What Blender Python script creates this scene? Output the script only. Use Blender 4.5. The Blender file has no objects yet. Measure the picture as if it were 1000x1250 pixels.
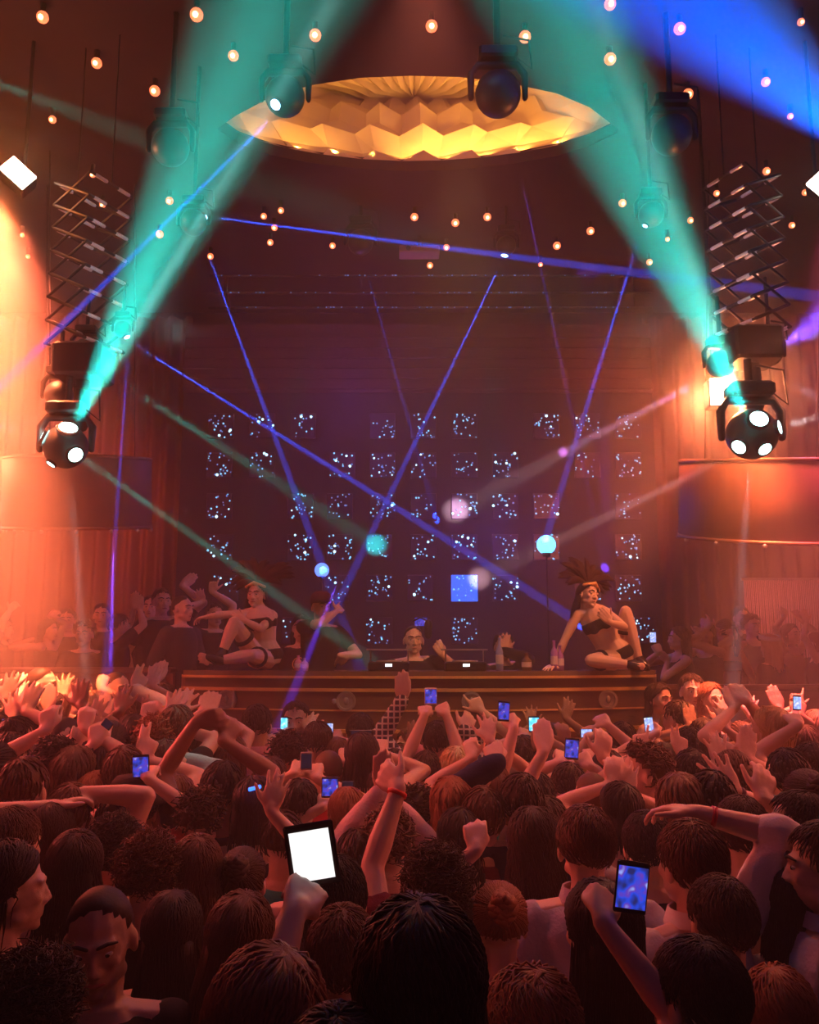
import bpy, math, random
import numpy as np
from mathutils import Vector, Matrix
R = math.radians
sc = bpy.context.scene
col = sc.collection
# ---------------------------------------------------------------- camera
CAM_H, FPX, HORIZON = 2.27, 1100.0, 800.0
PITCH = math.atan((HORIZON - 625) / FPX)
cd = bpy.data.cameras.new('camera')
cd.sensor_fit = 'VERTICAL'; cd.sensor_height = 24.0; cd.lens = 24.0 * FPX / 1250; cd.clip_start = 0.05; cd.clip_end = 100
cam = bpy.data.objects.new('camera', cd); col.objects.link(cam)
cam.location = (0, 0, CAM_H); cam.rotation_euler = (math.pi / 2 + PITCH, 0, 0)
sc.camera = cam
def ray(px, py):
    u, v = (px - 500) / FPX, (625 - py) / FPX
    c, s = math.cos(PITCH), math.sin(PITCH)
    return Vector((u, c - v * s, s + v * c))
def at(px, py, y):                       # world point on the line of sight at world depth y
    d = ray(px, py); return Vector((0, 0, CAM_H)) + d * (y / d.y)
def atz(px, py, z):
    d = ray(px, py); return Vector((0, 0, CAM_H)) + d * ((z - CAM_H) / d.z)
# ---------------------------------------------------------------- world, exposure
w = bpy.data.worlds.new('world'); sc.world = w; w.use_nodes = True
w.node_tree.nodes['Background'].inputs[0].default_value = (0.05, 0.01, 0.04, 1)
w.node_tree.nodes['Background'].inputs[1].default_value = 0.0
sc.view_settings.view_transform = 'Standard'; sc.view_settings.look = 'None'
sc.view_settings.exposure = 0.12; sc.view_settings.gamma = 1.0; sc.view_settings.use_curve_mapping = False
cy = sc.cycles
cy.use_denoising = True
cy.max_bounces = 4; cy.diffuse_bounces = 2; cy.glossy_bounces = 2; cy.transmission_bounces = 4; cy.volume_bounces = 0
cy.transparent_max_bounces = 8; cy.sample_clamp_direct = 0; cy.sample_clamp_indirect = 4
cy.use_light_tree = True; cy.caustics_reflective = False; cy.caustics_refractive = False
def aim(o, a, b):
    o.location = a; o.rotation_euler = (Vector(b) - Vector(a)).to_track_quat('-Z', 'Y').to_euler()
def spot(name, a, b, deg, watt, colr, blend=0.3, r=0.02, haze=1.0, shadow=True):
    l = bpy.data.lights.new(name, 'SPOT'); l.energy = watt; l.color = colr; l.spot_size = R(deg); l.spot_blend = blend
    l.shadow_soft_size = r; l.use_shadow = shadow
    o = bpy.data.objects.new(name, l); col.objects.link(o); aim(o, a, b); return o
def point(name, a, watt, colr, r=0.1):
    l = bpy.data.lights.new(name, 'POINT'); l.energy = watt; l.color = colr; l.shadow_soft_size = r
    o = bpy.data.objects.new(name, l); col.objects.link(o); o.location = a; return o
def area(name, a, b, sx, sy, watt, colr, spread=180):
    l = bpy.data.lights.new(name, 'AREA'); l.shape = 'RECTANGLE'; l.size = sx; l.size_y = sy; l.energy = watt; l.color = colr; l.spread = R(spread)
    o = bpy.data.objects.new(name, l); col.objects.link(o); aim(o, a, b); return o
CEIL = 6.8
ORANGE, RED, TEAL, BLUE, VIOLET = (1, .2, .05), (1, .07, .05), (0, .85, .62), (.02, .06, 1), (.35, .1, 1)
# ================================================================ mesh and material helpers
rng = random.Random(7)
def V(*a): return Vector(a)
def unit(v): return Vector(v).normalized()
class MB:
    def __init__(s): s.v = []; s.f = []
    def add(s, vs, fs):
        o = len(s.v); s.v += [tuple(v) for v in vs]; s.f += [tuple(i + o for i in f) for f in fs]
    def rings(s, rs, capped=True):                     # rs: list of point rings of equal length
        n = len(rs[0]); o = len(s.v)
        for r in rs: s.v += [tuple(p) for p in r]
        for k in range(len(rs) - 1):
            a, b = o + k * n, o + (k + 1) * n
            s.f += [(a + i, a + (i + 1) % n, b + (i + 1) % n, b + i) for i in range(n)]
        if capped:
            s.f.append(tuple(o + i for i in range(n))[::-1]); e = o + (len(rs) - 1) * n
            s.f.append(tuple(e + i for i in range(n)))
    def tube(s, pts, rad, n=8, flat=None, cap=True):
        """tapered round-ended tube through pts; flat=(axis, factor) squashes the section along an axis"""
        pts = [Vector(p) for p in pts]; rs = []
        t0 = (pts[1] - pts[0]).normalized(); t1 = (pts[-1] - pts[-2]).normalized()
        P, Q, T = list(pts), list(rad), []
        if cap:
            P = [pts[0] - t0 * rad[0], pts[0] - t0 * rad[0] * .7] + P + [pts[-1] + t1 * rad[-1] * .7, pts[-1] + t1 * rad[-1]]
            Q = [rad[0] * .2, rad[0] * .72] + Q + [rad[-1] * .72, rad[-1] * .2]
        u = None
        for i, p in enumerate(P):
            a = P[max(0, i - 1)]; b = P[min(len(P) - 1, i + 1)]
            t = (b - a)
            t = t.normalized() if t.length > 1e-9 else t0
            if u is None: u = t.orthogonal().normalized()
            u = (u - t * u.dot(t))
            u = u.normalized() if u.length > 1e-6 else t.orthogonal().normalized()
            w = t.cross(u); ring = []
            for k in range(n):
                a_ = 2 * math.pi * k / n
                q = (u * math.cos(a_) + w * math.sin(a_)) * Q[i]
                if flat: q = q - Vector(flat[0]) * (q.dot(Vector(flat[0])) * (1 - flat[1]))
                ring.append(p + q)
            rs.append(ring)
        s.rings(rs)
    def ell(s, c, r, M=None, n=12, m=8):
        c = Vector(c); rs = []
        if not hasattr(r, '__len__'): r = (r, r, r)
        for j in range(m + 1):
            th = math.pi * (j + .04 * (j == 0) - .04 * (j == m)) / m; z = -math.cos(th); q = math.sin(th); ring = []
            for i in range(n):
                a = 2 * math.pi * i / n
                p = Vector((r[0] * q * math.cos(a), r[1] * q * math.sin(a), r[2] * z))
                ring.append(c + (M @ p if M else p))
            rs.append(ring)
        s.rings(rs)
    def box(s, c, d, M=None, bev=0):
        c = Vector(c); x, y, z = d[0] / 2, d[1] / 2, d[2] / 2
        if bev:
            b = bev; pr = []
            for (sx, sy, order) in ((1, 1, 0), (-1, 1, 1), (-1, -1, 0), (1, -1, 1)):
                q = [(sx * x, sy * (y - b)), (sx * (x - b), sy * y)]
                pr += q[::-1] if order else q
            rs = [[c + (M @ Vector(p) if M else Vector(p)) for p in [(a * k, e * k2, zz) for a, e in pr]] for zz, k, k2 in ((-z, 1 - b / x, 1 - b / y), (-z + b, 1, 1), (z - b, 1, 1), (z, 1 - b / x, 1 - b / y))]
            s.rings(rs); return
        vs = [Vector((i * x, j * y, k * z)) for k in (-1, 1) for j in (-1, 1) for i in (-1, 1)]
        vs = [c + (M @ v if M else v) for v in vs]
        s.add(vs, [(0, 2, 3, 1), (4, 5, 7, 6), (0, 1, 5, 4), (2, 6, 7, 3), (0, 4, 6, 2), (1, 3, 7, 5)])
    def mesh(s, name, mat=None, smooth=True):
        me = bpy.data.meshes.new(name); me.from_pydata(s.v, [], s.f)
        if smooth: me.polygons.foreach_set('use_smooth', [True] * len(me.polygons))
        if mat: me.materials.append(mat)
        me.update(); return me
    def obj(s, name, mat=None, parent=None, smooth=True, loc=None):
        o = bpy.data.objects.new(name, s.mesh(name, mat, smooth)); col.objects.link(o)
        if loc is not None:
            o.location = loc
        if parent: o.parent = parent
        return o
def thing(name, label, cat, loc=(0, 0, 0), group=None, kind=None):
    o = bpy.data.objects.new(name, None); col.objects.link(o); o.location = loc; o.empty_display_size = .1
    return tag(o, label, cat, group, kind)
def tag(o, label=None, cat=None, group=None, kind=None):
    if label: o['label'] = label
    if cat: o['category'] = cat
    if group: o['group'] = group
    if kind: o['kind'] = kind
    return o
_mc = {}
def mat(name, c, rough=.6, metal=0, emit=0, ec=None, kind=None, sc_=20, bump=.3, c2=None, spec=.5, coat=0):
    key = (name, tuple(c), rough, metal, emit, kind, sc_, bump, c2, spec)
    if key in _mc: return _mc[key]
    m = bpy.data.materials.new(name); m.use_nodes = True; nt = m.node_tree; b = nt.nodes['Principled BSDF']
    b.inputs['Base Color'].default_value = (*c, 1); b.inputs['Roughness'].default_value = rough; b.inputs['Metallic'].default_value = metal
    b.inputs['Specular IOR Level'].default_value = spec
    if coat: b.inputs['Coat Weight'].default_value = coat
    if emit:
        b.inputs['Emission Color'].default_value = (*(ec or c), 1); b.inputs['Emission Strength'].default_value = emit
    N = nt.nodes.new; L = nt.links.new
    if kind:
        tc = N('ShaderNodeTexCoord'); mp = N('ShaderNodeMapping'); L(tc.outputs['Object'], mp.inputs['Vector'])
        if kind == 'streak': mp.inputs['Scale'].default_value = (1, 1, .06)
        if kind == 'hstreak': mp.inputs['Scale'].default_value = (.05, 1, 1)
        tx = N('ShaderNodeTexNoise'); tx.inputs['Scale'].default_value = sc_; tx.inputs['Detail'].default_value = 4
        L(mp.outputs[0], tx.inputs['Vector']); fac = tx.outputs['Fac']
        if kind == 'plaid':
            outs = []
            for ax in ((1, 0, 0), (0, 0, 1)):
                wv = N('ShaderNodeTexWave'); wv.inputs['Scale'].default_value = sc_; wv.bands_direction = 'X' if ax[0] else 'Z'
                L(tc.outputs['Object'], wv.inputs['Vector']); r_ = N('ShaderNodeMath'); r_.operation = 'GREATER_THAN'; r_.inputs[1].default_value = .8
                L(wv.outputs['Fac'], r_.inputs[0]); outs.append(r_)
            mx = N('ShaderNodeMath'); mx.operation = 'MAXIMUM'; L(outs[0].outputs[0], mx.inputs[0]); L(outs[1].outputs[0], mx.inputs[1]); fac = mx.outputs[0]
        if kind == 'stripe':
            wv = N('ShaderNodeTexWave'); wv.inputs['Scale'].default_value = sc_; wv.bands_direction = 'Z'
            L(tc.outputs['Object'], wv.inputs['Vector']); fac = wv.outputs['Fac']
        if kind == 'print':
            vo = N('ShaderNodeTexVoronoi'); vo.inputs['Scale'].default_value = sc_; L(tc.outputs['Object'], vo.inputs['Vector'])
            r_ = N('ShaderNodeMath'); r_.operation = 'LESS_THAN'; r_.inputs[1].default_value = .35; L(vo.outputs['Distance'], r_.inputs[0]); fac = r_.outputs[0]
        if c2:
            mx = N('ShaderNodeMix'); mx.data_type = 'RGBA'; mx.inputs['A'].default_value = (*c, 1); mx.inputs['B'].default_value = (*c2, 1)
            L(fac, mx.inputs['Factor']); L(mx.outputs['Result'], b.inputs['Base Color'])
        if bump:
            bp = N('ShaderNodeBump'); bp.inputs['Strength'].default_value = bump; bp.inputs['Distance'].default_value = .01
            L(tx.outputs['Fac'], bp.inputs['Height']); L(bp.outputs[0], b.inputs['Normal'])
    _mc[key] = m; return m
SKIN = {k: mat('skin_' + k, c, .5, kind='n', sc_=60, bump=.08) for k, c in dict(fair=(.72, .48, .38), tan=(.55, .34, .24), brown=(.34, .19, .12), dark=(.16, .085, .055)).items()}
HAIR = {k: mat('hair_' + k, c, .55, kind='n', sc_=150, bump=.12, c2=c2, spec=.28) for k, (c, c2) in dict(
    black=((.012, .009, .009), (.03, .02, .018)), dark=((.03, .017, .012), (.06, .034, .022)), brown=((.09, .045, .025), (.16, .08, .045)),
    red=((.22, .08, .035), (.35, .14, .06)), blond=((.5, .3, .14), (.7, .48, .25)), grey=((.35, .33, .32), (.5, .48, .46))).items()}
def cloth(c, kind='n', c2=None, sc_=None): return mat('fabric', c, .85, kind=kind, c2=c2, sc_=sc_ or 90, bump=.25, spec=.2)
# ================================================================ people
WRINKLE = bpy.data.textures.new('wrinkle', 'CLOUDS'); WRINKLE.noise_scale = .11; WRINKLE.noise_depth = 2
def hand(B, W, d, ref, side, style='o', k=1.0, rs=1.0):
    """five-fingered hand rooted at wrist W, pointing along d, palm facing ref; side=+1 for a right hand"""
    d = unit(d); n = Vector(ref) - d * Vector(ref).dot(d)
    n = n.normalized() if n.length > 1e-3 else d.orthogonal().normalized()
    t = d.cross(n) * side                                   # towards the thumb
    C = dict(o=(.12, .12, .1, .15), w=(.05, .1, .1, .26), r=(.35, .45, .3, .07), c=(.6, .7, .4, .05), g=(.95, .85, .6, .03), f=(1.35, 1.5, .9, .01), v=(.05, .08, .05, .16), i=(.05, .1, .05, .05), s=(.03, .05, .03, .02))[style]
    L = ((.036, .072), (.0125, .081), (-.0115, .075), (-.034, .06))
    for i, (off, ln) in enumerate(L):
        kn = W + (d * (.094 - .006 * abs(i - 1)) + t * off) * k
        B.tube([W + (d * .008 + t * off * .45) * k, W + (d * .05 + t * off * .85) * k, kn], [.016 * k, .0155 * k, .0125 * k], 7)
        cu = C[:3]
        if (style == 'v' and i > 1) or (style == 'i' and i > 0): cu = (1.35, 1.5, .9)
        a = C[3] * (1.5 - i) * .9 + (rng.random() - .5) * .04
        dd = (d * math.cos(a) + t * math.sin(a)).normalized(); p = kn; ang = 0; pts = [p]
        for j, fr in enumerate((.44, .31, .25)):
            ang += cu[j] * (1 + .12 * i * (style in 'rcg'))
            p = p + (dd * math.cos(ang) + n * math.sin(ang)) * (ln * fr * k); pts.append(p)
        q = (.0105, .0098, .0092, .0082)[:] if i < 3 else (.0092, .0086, .008, .0072)
        B.tube(pts, [x * k * rs for x in q], 7)
    B.ell(W + (d * .035 + t * .022 + n * .006) * k, (.02 * k, .02 * k, .02 * k), n=8, m=6)
    b0 = W + (d * .022 + t * .024) * k
    if style in 'gcf': d1 = unit(d * .75 + t * .45 + n * .55); d2 = unit(d * .8 - t * .1 + n * .5)
    elif style in 'sv': d1 = unit(d * .9 + t * .45 + n * .15); d2 = unit(d * .95 + t * .1 + n * .15)
    else: d1 = unit(d * .6 + t * .8 + n * .12); d2 = unit(d * .8 + t * .55 + n * .05)
    B.tube([b0, b0 + d1 * .042 * k, b0 + (d1 * .042 + d2 * .034) * k, b0 + (d1 * .042 + d2 * .056) * k], [.0155 * k, .0125 * k * rs, .0105 * k * rs, .0085 * k * rs], 7)
def ik(S, W, l1, l2, pole):
    v = W - S; D = v.length; mx = (l1 + l2) * .995
    if D > mx: W = S + v * (mx / D); D = mx
    if D < abs(l1 - l2) + .03: W = S + v.normalized() * (abs(l1 - l2) + .03); D = (W - S).length
    u = (W - S).normalized(); a = (l1 * l1 - l2 * l2 + D * D) / (2 * D); h = math.sqrt(max(0, l1 * l1 - a * a))
    p = Vector(pole) - u * Vector(pole).dot(u)
    p = p.normalized() if p.length > 1e-4 else u.orthogonal().normalized()
    return S + u * a + p * h, W
def frame(up, rt):
    up = unit(up); rt = Vector(rt) - up * Vector(rt).dot(up); rt.normalize(); return rt, up.cross(rt), up
def torso(B, J, g=0.0, k=1.0, fem=False, lo=-.05, hi=1.02, n=16):
    """elliptical loft from the pelvis (0) to the base of the neck (1)"""
    rt, fw, up = J['rt'], J['fw'], J['up']; A, Nk = J['pelvis'], J['neck']; mid = J.get('chest'); 
    prof = [(-.12, .13, .095), (.0, .165, .115), (.1, .16, .11), (.3, .135, .1), (.5, .15, .11), (.68, .168, .12), (.84, .165, .11), (.95, .12, .085), (1.04, .062, .065)]
    if fem: prof = [(-.12, .13, .1), (.0, .168, .12), (.1, .16, .112), (.3, .118, .09), (.5, .128, .095), (.68, .142, .115), (.84, .14, .1), (.95, .1, .078), (1.04, .052, .055)]
    rs = []
    def pr(t):
        for i in range(len(prof) - 1):
            if prof[i][0] <= t <= prof[i + 1][0]:
                u = (t - prof[i][0]) / (prof[i + 1][0] - prof[i][0]); return (t, prof[i][1] * (1 - u) + prof[i + 1][1] * u, prof[i][2] * (1 - u) + prof[i + 1][2] * u)
        return (t,) + prof[-1 if t > 1 else 0][1:]
    lo_, hi_ = max(lo, prof[0][0]), min(hi, prof[-1][0])
    for t, a, b in [pr(lo_)] + [q for q in prof if lo_ + .015 < q[0] < hi_ - .015] + [pr(hi_)]:
        c = A.lerp(Nk, t) if t >= 0 else A + up * (t * .56 * k)
        if mid is not None and 0 < t < 1: c = c + (mid - A.lerp(Nk, .55)) * (1 - abs(t - .55) / .55 if t < .55 else 1 - (t - .55) / .45)
        rs.append([c + rt * ((a * k + g) * math.cos(q)) + fw * ((b * k + g) * math.sin(q) * (1.0 if math.sin(q) > 0 or t < .2 else .92)) for q in [2 * math.pi * i / n for i in range(n)]])
    B.rings(rs)
def head_part(B, J, k):
    c, M = J['head'], J['hm']
    def P(x, y, z): return c + M @ (Vector((x, y, z)) * k)
    E = lambda x, y, z, r: B.ell(P(x, y, z), [q * k for q in r] if hasattr(r, '__len__') else (r * k,) * 3, M)
    E(0, -.012, .028, (.076, .096, .092)); E(0, .03, -.045, (.056, .06, .066)); E(0, .02, 0, (.068, .075, .08))
    B.tube([P(0, .088, .012), P(0, .1, -.016), P(0, .104, -.028)], [.007 * k, .009 * k, .0105 * k])          # nose
    for s in (-1, 1):
        E(s * .012, .096, -.032, .009); E(s * .036, .064, -.018, (.022, .02, .02)); E(s * .079, -.008, -.008, (.011, .02, .031)); E(s * .045, .02, -.06, (.02, .03, .02))
        B.tube([P(s * .012, .088, .026), P(s * .044, .074, .026)], [.0095 * k, .009 * k])                        # brow
    B.tube([P(-.021, .08, -.056), P(0, .089, -.054), P(.021, .08, -.056)], [.006 * k, .0085 * k, .006 * k])
    B.tube([P(-.018, .079, -.066), P(0, .087, -.066), P(.018, .079, -.066)], [.006 * k, .0085 * k, .006 * k])
    E(0, .07, -.092, (.022, .018, .016))
    B.tube([P(0, -.02, -.03), P(0, -.02, -.1), J['neck'] + J['up'] * .01], [.056 * k, .052 * k, .058 * k], 10)
def hair_mesh(J, k, style, near, rnd):
    """a scalp cap with a hairline and many tapering locks laid along the skull"""
    B = MB(); c, M = J['head'], J['hm']; R0 = Vector((.083, .104, .1)); cc = Vector((0, -.014, .028))
    def P(v): return c + M @ (v * k)
    def scalp(v):                                         # v: unit direction; is it under the hair?
        lim = (-.62 if long_ else -.42) if v.y < .12 else (-.3 if long_ else -.12) + (v.y - .12) * 1.55
        return v.z > lim and not (abs(v.x) > .8 and v.y > -.1 and v.z < .12)
    long_ = style in ('long', 'wavy', 'longcurl', 'pony', 'bob')
    buzz = style in ('buzz', 'bald'); th = {'buzz': .965, 'bald': .9, 'short': 1.045, 'quiff': 1.045, 'curly': 1.05, 'afro': 1.12}.get(style, 1.045)
    n, m = (28, 20) if near else (16, 12); rs = []
    for j in range(m + 1):
        tht = math.pi * (j + .05 * (j == 0) - .05 * (j == m)) / m; ring = []
        for i in range(n):
            a = 2 * math.pi * i / n; v = Vector((math.sin(tht) * math.cos(a), math.sin(tht) * math.sin(a), -math.cos(tht)))
            f = (th + (rnd.random() - .5) * (.0 if buzz else .03)) if scalp(v) else .86
            ring.append(P(cc + Vector((v.x * R0.x, v.y * R0.y, v.z * R0.z)) * f))
        rs.append(ring)
    B.rings(rs)
    if buzz: return B
    long_ = style in ('long', 'wavy', 'longcurl', 'pony', 'bob')
    N = {True: 1000, False: 190}[near]
    if long_: N = int(N * 1.5)
    if style in ('curly', 'afro', 'longcurl'): N = int(N * 1.25)
    ln = {'short': .045, 'quiff': .06, 'curly': .06, 'afro': .06, 'bun': .13, 'pony': .14, 'bob': .2, 'long': .4, 'wavy': .36, 'longcurl': .3}[style]
    tie = {'bun': Vector((0, -.115, .075)), 'pony': Vector((0, -.115, .05))}.get(style)
    crown = Vector((rnd.uniform(-.35, .35), rnd.uniform(-.6, -.1), .9)).normalized()
    for q in range(N):
        while True:
            v = Vector((rnd.gauss(0, 1), rnd.gauss(0, 1), rnd.gauss(.35, 1))).normalized()
            if scalp(v): break
        up = crown
        p = Vector((v.x * R0.x, v.y * R0.y, v.z * R0.z)) * (th - .03)
        L_ = ln * (.75 + .5 * rnd.random()); steps = (9 if long_ else 5) if near else (6 if long_ else 4); h = L_ / steps
        w = (.0029 if not long_ else .0033) * (1 if near else 1.9); ph = rnd.random() * 6.28; lj = rnd.random() * .03; amp = {'curly': .011, 'afro': .014, 'longcurl': .015, 'wavy': .007}.get(style, .0018)
        pts = [cc + p]; free = False
        for s_ in range(steps):
            nrm = Vector((p.x / R0.x ** 2, p.y / R0.y ** 2, p.z / R0.z ** 2)).normalized()
            if tie is not None: g = (tie - cc - p)
            elif style == 'quiff' and v.z > .4: g = Vector((.25, .55, .5))
            elif style in ('curly', 'afro'): g = nrm * .3 + Vector((rnd.gauss(0, 1), rnd.gauss(0, 1), rnd.gauss(0, 1)))
            else: g = (p.normalized() - up * p.normalized().dot(up)) * .9 + Vector((0, -.12, -.5)) + Vector((rnd.gauss(0, .12), rnd.gauss(0, .12), 0))
            if p.y > .02 and long_ and tie is None: g = g + Vector((math.copysign(.9, p.x or 1), -.5, -.2))
            if not free:
                g = g - nrm * g.dot(nrm) * (.9 if style not in ('curly', 'afro') else .3)
                g.normalize(); p = p + g * h
                q_ = Vector((p.x / R0.x, p.y / R0.y, p.z / R0.z)); lift = th + .005 + (.03 * s_ / steps if style in ('short', 'quiff') else .012) + lj
                if style in ('curly', 'afro'): lift = max(lift, q_.length)
                p = p * (lift / max(q_.length, .2))
                if long_ and tie is None and p.z < -.03: free = True
            else:
                p = p + Vector((p.x * .045 + rnd.gauss(0, .0025), -.002 if p.y < .02 else -.01, -h))
            p2 = p + Vector((math.cos(ph + s_ * 1.5), math.sin(ph + s_ * 1.3), .3 * math.sin(s_ * 1.7 + ph))) * amp
            pts.append(cc + p2)
        B.tube([P(x) for x in pts], [w * k * (1 - .75 * (i / (len(pts) - 1)) ** 1.5) for i in range(len(pts))], 5 if near else 4, cap=False)
    if style in ('long', 'wavy', 'longcurl', 'bob'):
        rs = []; D_ = {'bob': .17, 'long': .36, 'wavy': .32, 'longcurl': .3}[style]
        for t in (0, .25, .5, .75, 1):
            z = .03 - D_ * t; a = (.078, .083, .085, .088, .06)[int(t * 4)]; b = (.06, .05, .042, .036, .02)[int(t * 4)]
            rs.append([P(Vector((a * math.cos(q) * (1 if t < .9 else .9), -.06 - .012 * t + b * math.sin(q), z))) for q in [2 * math.pi * i / 14 for i in range(14)]])
        B.rings(rs)
    if style == 'bun':
        for q in range(26 if near else 10):
            a = q * 2.4; r_ = .036
            pts = [Vector((0, -.125, .085)) + Vector((math.cos(a + u) * r_ * math.cos(q), math.sin(a + u) * r_, math.sin(q) * r_ + .008 * math.sin(u * 3))) for u in (0, .7, 1.4, 2.1, 2.8)]
            B.tube([P(x) for x in pts], [.008 * k, .014 * k, .015 * k, .013 * k, .006 * k], 6)
    if style == 'pony':
        for q in range(34 if near else 10):
            a = rnd.random() * 6.28; o = Vector((math.cos(a), math.sin(a), 0)) * .02
            pts = [Vector((0, -.11, .05)) + o * .5, Vector((0, -.16, .04)) + o, Vector((0, -.18, -.04)) + o * 1.5, Vector((0, -.17, -.14)) + o * 1.6, Vector((0, -.15, -.24)) + o * rnd.random()]
            B.tube([P(x) for x in pts], [.01 * k, .013 * k, .012 * k, .01 * k, .003 * k], 5)
    return B
def remesh(o, vox, smooth=2, dec=None, wr=0):
    m = o.modifiers.new('remesh', 'REMESH'); m.mode = 'VOXEL'; m.voxel_size = vox; m.use_smooth_shade = True
    s = o.modifiers.new('smooth', 'SMOOTH'); s.iterations = smooth; s.factor = .5
    if wr:
        d = o.modifiers.new('wrinkle', 'DISPLACE'); d.texture = WRINKLE; d.strength = wr; d.mid_level = .5; d.texture_coords = 'GLOBAL'
    if dec: e = o.modifiers.new('decimate', 'DECIMATE'); e.ratio = dec
def build_body(J, k, fem, skin, near, hairstyle, hairc, top, bottom, root, face=False, seed=0, bare_legs=False):
    """top: (style, material); J: joints in the thing's local space"""
    rnd = random.Random(seed); B = MB(); sk = SKIN[skin]; f = .88 if fem else 1.0
    torso(B, J, 0, k, fem, lo=-.2); head_part(B, J, k * (.96 if fem else 1))
    top_style = top[0]
    for s, a in ((1, 'R'), (-1, 'L')):
        S, E, W = J['S' + a], J['E' + a], J['W' + a]
        B.ell(S, (.05 * k * f,) * 3); B.tube([J['neck'] - J['up'] * .03 * k + J['rt'] * s * .02 * k, S + J['up'] * .01], [.052 * k * f, .047 * k * f], 8)
        B.tube([S, S.lerp(E, .4), E], [.05 * k * f, .05 * k * f, .038 * k * f], 10)
        B.tube([E, E.lerp(W, .3), W], [.038 * k * f, .041 * k * f, .026 * k * f], 10)
        B.tube([E.lerp(W, .8), W, W + unit(J['D' + a]) * .02 * k], [.028 * k * f, .0255 * k * f, .024 * k * f], 8)
        hand(B, W, J['D' + a], J['N' + a], s, J['H' + a], k * (1.0 if not fem else .92), 1.0 if near else 1.12)
        Hp, K, A = J['hip' + a], J['knee' + a], J['ank' + a]
        B.tube([Hp, Hp.lerp(K, .4), K], [.088 * k, .08 * k, .052 * k], 10); B.tube([K, K.lerp(A, .3), A], [.052 * k, .056 * k, .036 * k], 10)
        ft = J['foot' + a]; B.tube([A + unit(A - K) * .03 * k, A.lerp(ft, .5) + unit(A - K) * .04 * k, ft], [.034 * k, .034 * k, .024 * k], 8)
    body = B.obj('body', sk, root); remesh(body, .0062 if near else .0085, 2, None if near else .45)
    # clothing
    T = MB(); g = .014 * k
    if top_style == 'bikini':
        rt, up, fw = J['rt'], J['up'], J['fw']
        for lo, hi, gg in ((.58, .78, .008), (-.06, .14, .008)):
            torso(T, J, gg, k, fem, lo=lo, hi=hi)
        for s in (-1, 1): T.ell(J['pelvis'].lerp(J['neck'], .66) + fw * .085 * k + rt * s * .055 * k, (.055 * k, .045 * k, .055 * k))
    else:
        torso(T, J, g, k, fem, lo=-.2, hi=.97 if top_style in ('tee', 'long', 'shirt') else .88)
        for s, a in ((1, 'R'), (-1, 'L')):
            S, E, W = J['S' + a], J['E' + a], J['W' + a]
            if top_style in ('tee', 'long', 'shirt', 'rolled'):
                T.ell(S, (.051 * k * f + g * .7,) * 3); T.tube([J['neck'] - J['up'] * .04 * k, S], [.05 * k * f + .006, .046 * k * f + g * .7], 8)
            if top_style == 'tee': T.tube([S, S.lerp(E, .52)], [.05 * k * f + g * .7, .05 * k * f + g], 10)
            if top_style in ('long', 'shirt', 'rolled'): T.tube([S, S.lerp(E, .5), E], [.053 * k * f + g, .053 * k * f + g, .044 * k * f + g], 10)
            if top_style in ('long', 'shirt'): T.tube([E, E.lerp(W, .3), E.lerp(W, .97)], [.044 * k * f + g, .044 * k * f + g, .032 * k * f + g], 10)
            if top_style == 'rolled': T.tube([E.lerp(W, .0), E.lerp(W, .14)], [.05 * k + g, .046 * k + g], 10)
            if top_style == 'tank':
                T.tube([J['pelvis'].lerp(J['neck'], .8) + J['rt'] * s * .085 * k + J['fw'] * .09 * k, J['neck'] - J['up'] * .01 + J['rt'] * s * .09 * k + J['up'] * .03 * k, J['pelvis'].lerp(J['neck'], .8) + J['rt'] * s * .085 * k - J['fw'] * .085 * k], [.016, .016, .016], 6)
    nm = {'tee': 't_shirt', 'long': 'long_sleeved_top', 'shirt': 'shirt', 'rolled': 'shirt', 'tank': 'sleeveless_top', 'bikini': 'lingerie'}[top_style]
    tp = T.obj(nm, top[1], root); remesh(tp, .011 if near else .016, 3, None, .02 * k if top_style != 'bikini' else 0)
    if top_style in ('shirt', 'rolled'):
        Cb = MB(); nk = J['neck'] + J['up'] * .012; rs = []
        for t, r_ in ((-.02, .082), (.028, .07), (.03, .078), (-.012, .092)):
            rs.append([nk + J['up'] * t * k + J['rt'] * (r_ * k * math.cos(q)) + J['fw'] * (r_ * k * .95 * math.sin(q)) for q in [2 * math.pi * i / 16 for i in range(16)]])
        Cb.rings(rs, False); Cb.obj('collar', top[1], root)
    if bottom is not None:
        T = MB()
        for a in 'RL':
            Hp, K, A = J['hip' + a], J['knee' + a], J['ank' + a]
            T.tube([Hp, K, A], [.1 * k, .068 * k, .055 * k], 12)
        torso(T, J, .002, k, fem, lo=-.2, hi=.15); T.obj('trousers', bottom, root)
    hr = hair_mesh(J, k * (.96 if fem else 1), hairstyle, near, rnd)
    if hairstyle != 'bald': hr.obj('hair', HAIR[hairc], root)
    if face:
        M, c = J['hm'], J['head']; kk = k * (.96 if fem else 1)
        for s in (-1, 1):
            e = MB(); e.ell(c + M @ (Vector((s * .03, .0745, .008)) * kk), (.0125 * kk, .0125 * kk, .0075 * kk)); eo = e.obj('eye', mat('eye_white', (.75, .72, .7), .2), root)
            e = MB(); e.ell(c + M @ (Vector((s * .03, .083, .006)) * kk), (.006 * kk, .005 * kk, .006 * kk)); e.obj('pupil', mat('eye_dark', (.02, .01, .01), .2), eo)
            e = MB(); e.tube([c + M @ (Vector((s * .013, .097, .03)) * kk), c + M @ (Vector((s * .033, .092, .036)) * kk), c + M @ (Vector((s * .052, .074, .03)) * kk)], [.0045 * kk, .005 * kk, .003 * kk], 6); e.obj('eyebrow', HAIR[hairc if hairstyle != 'bald' else 'dark'], root)
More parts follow.
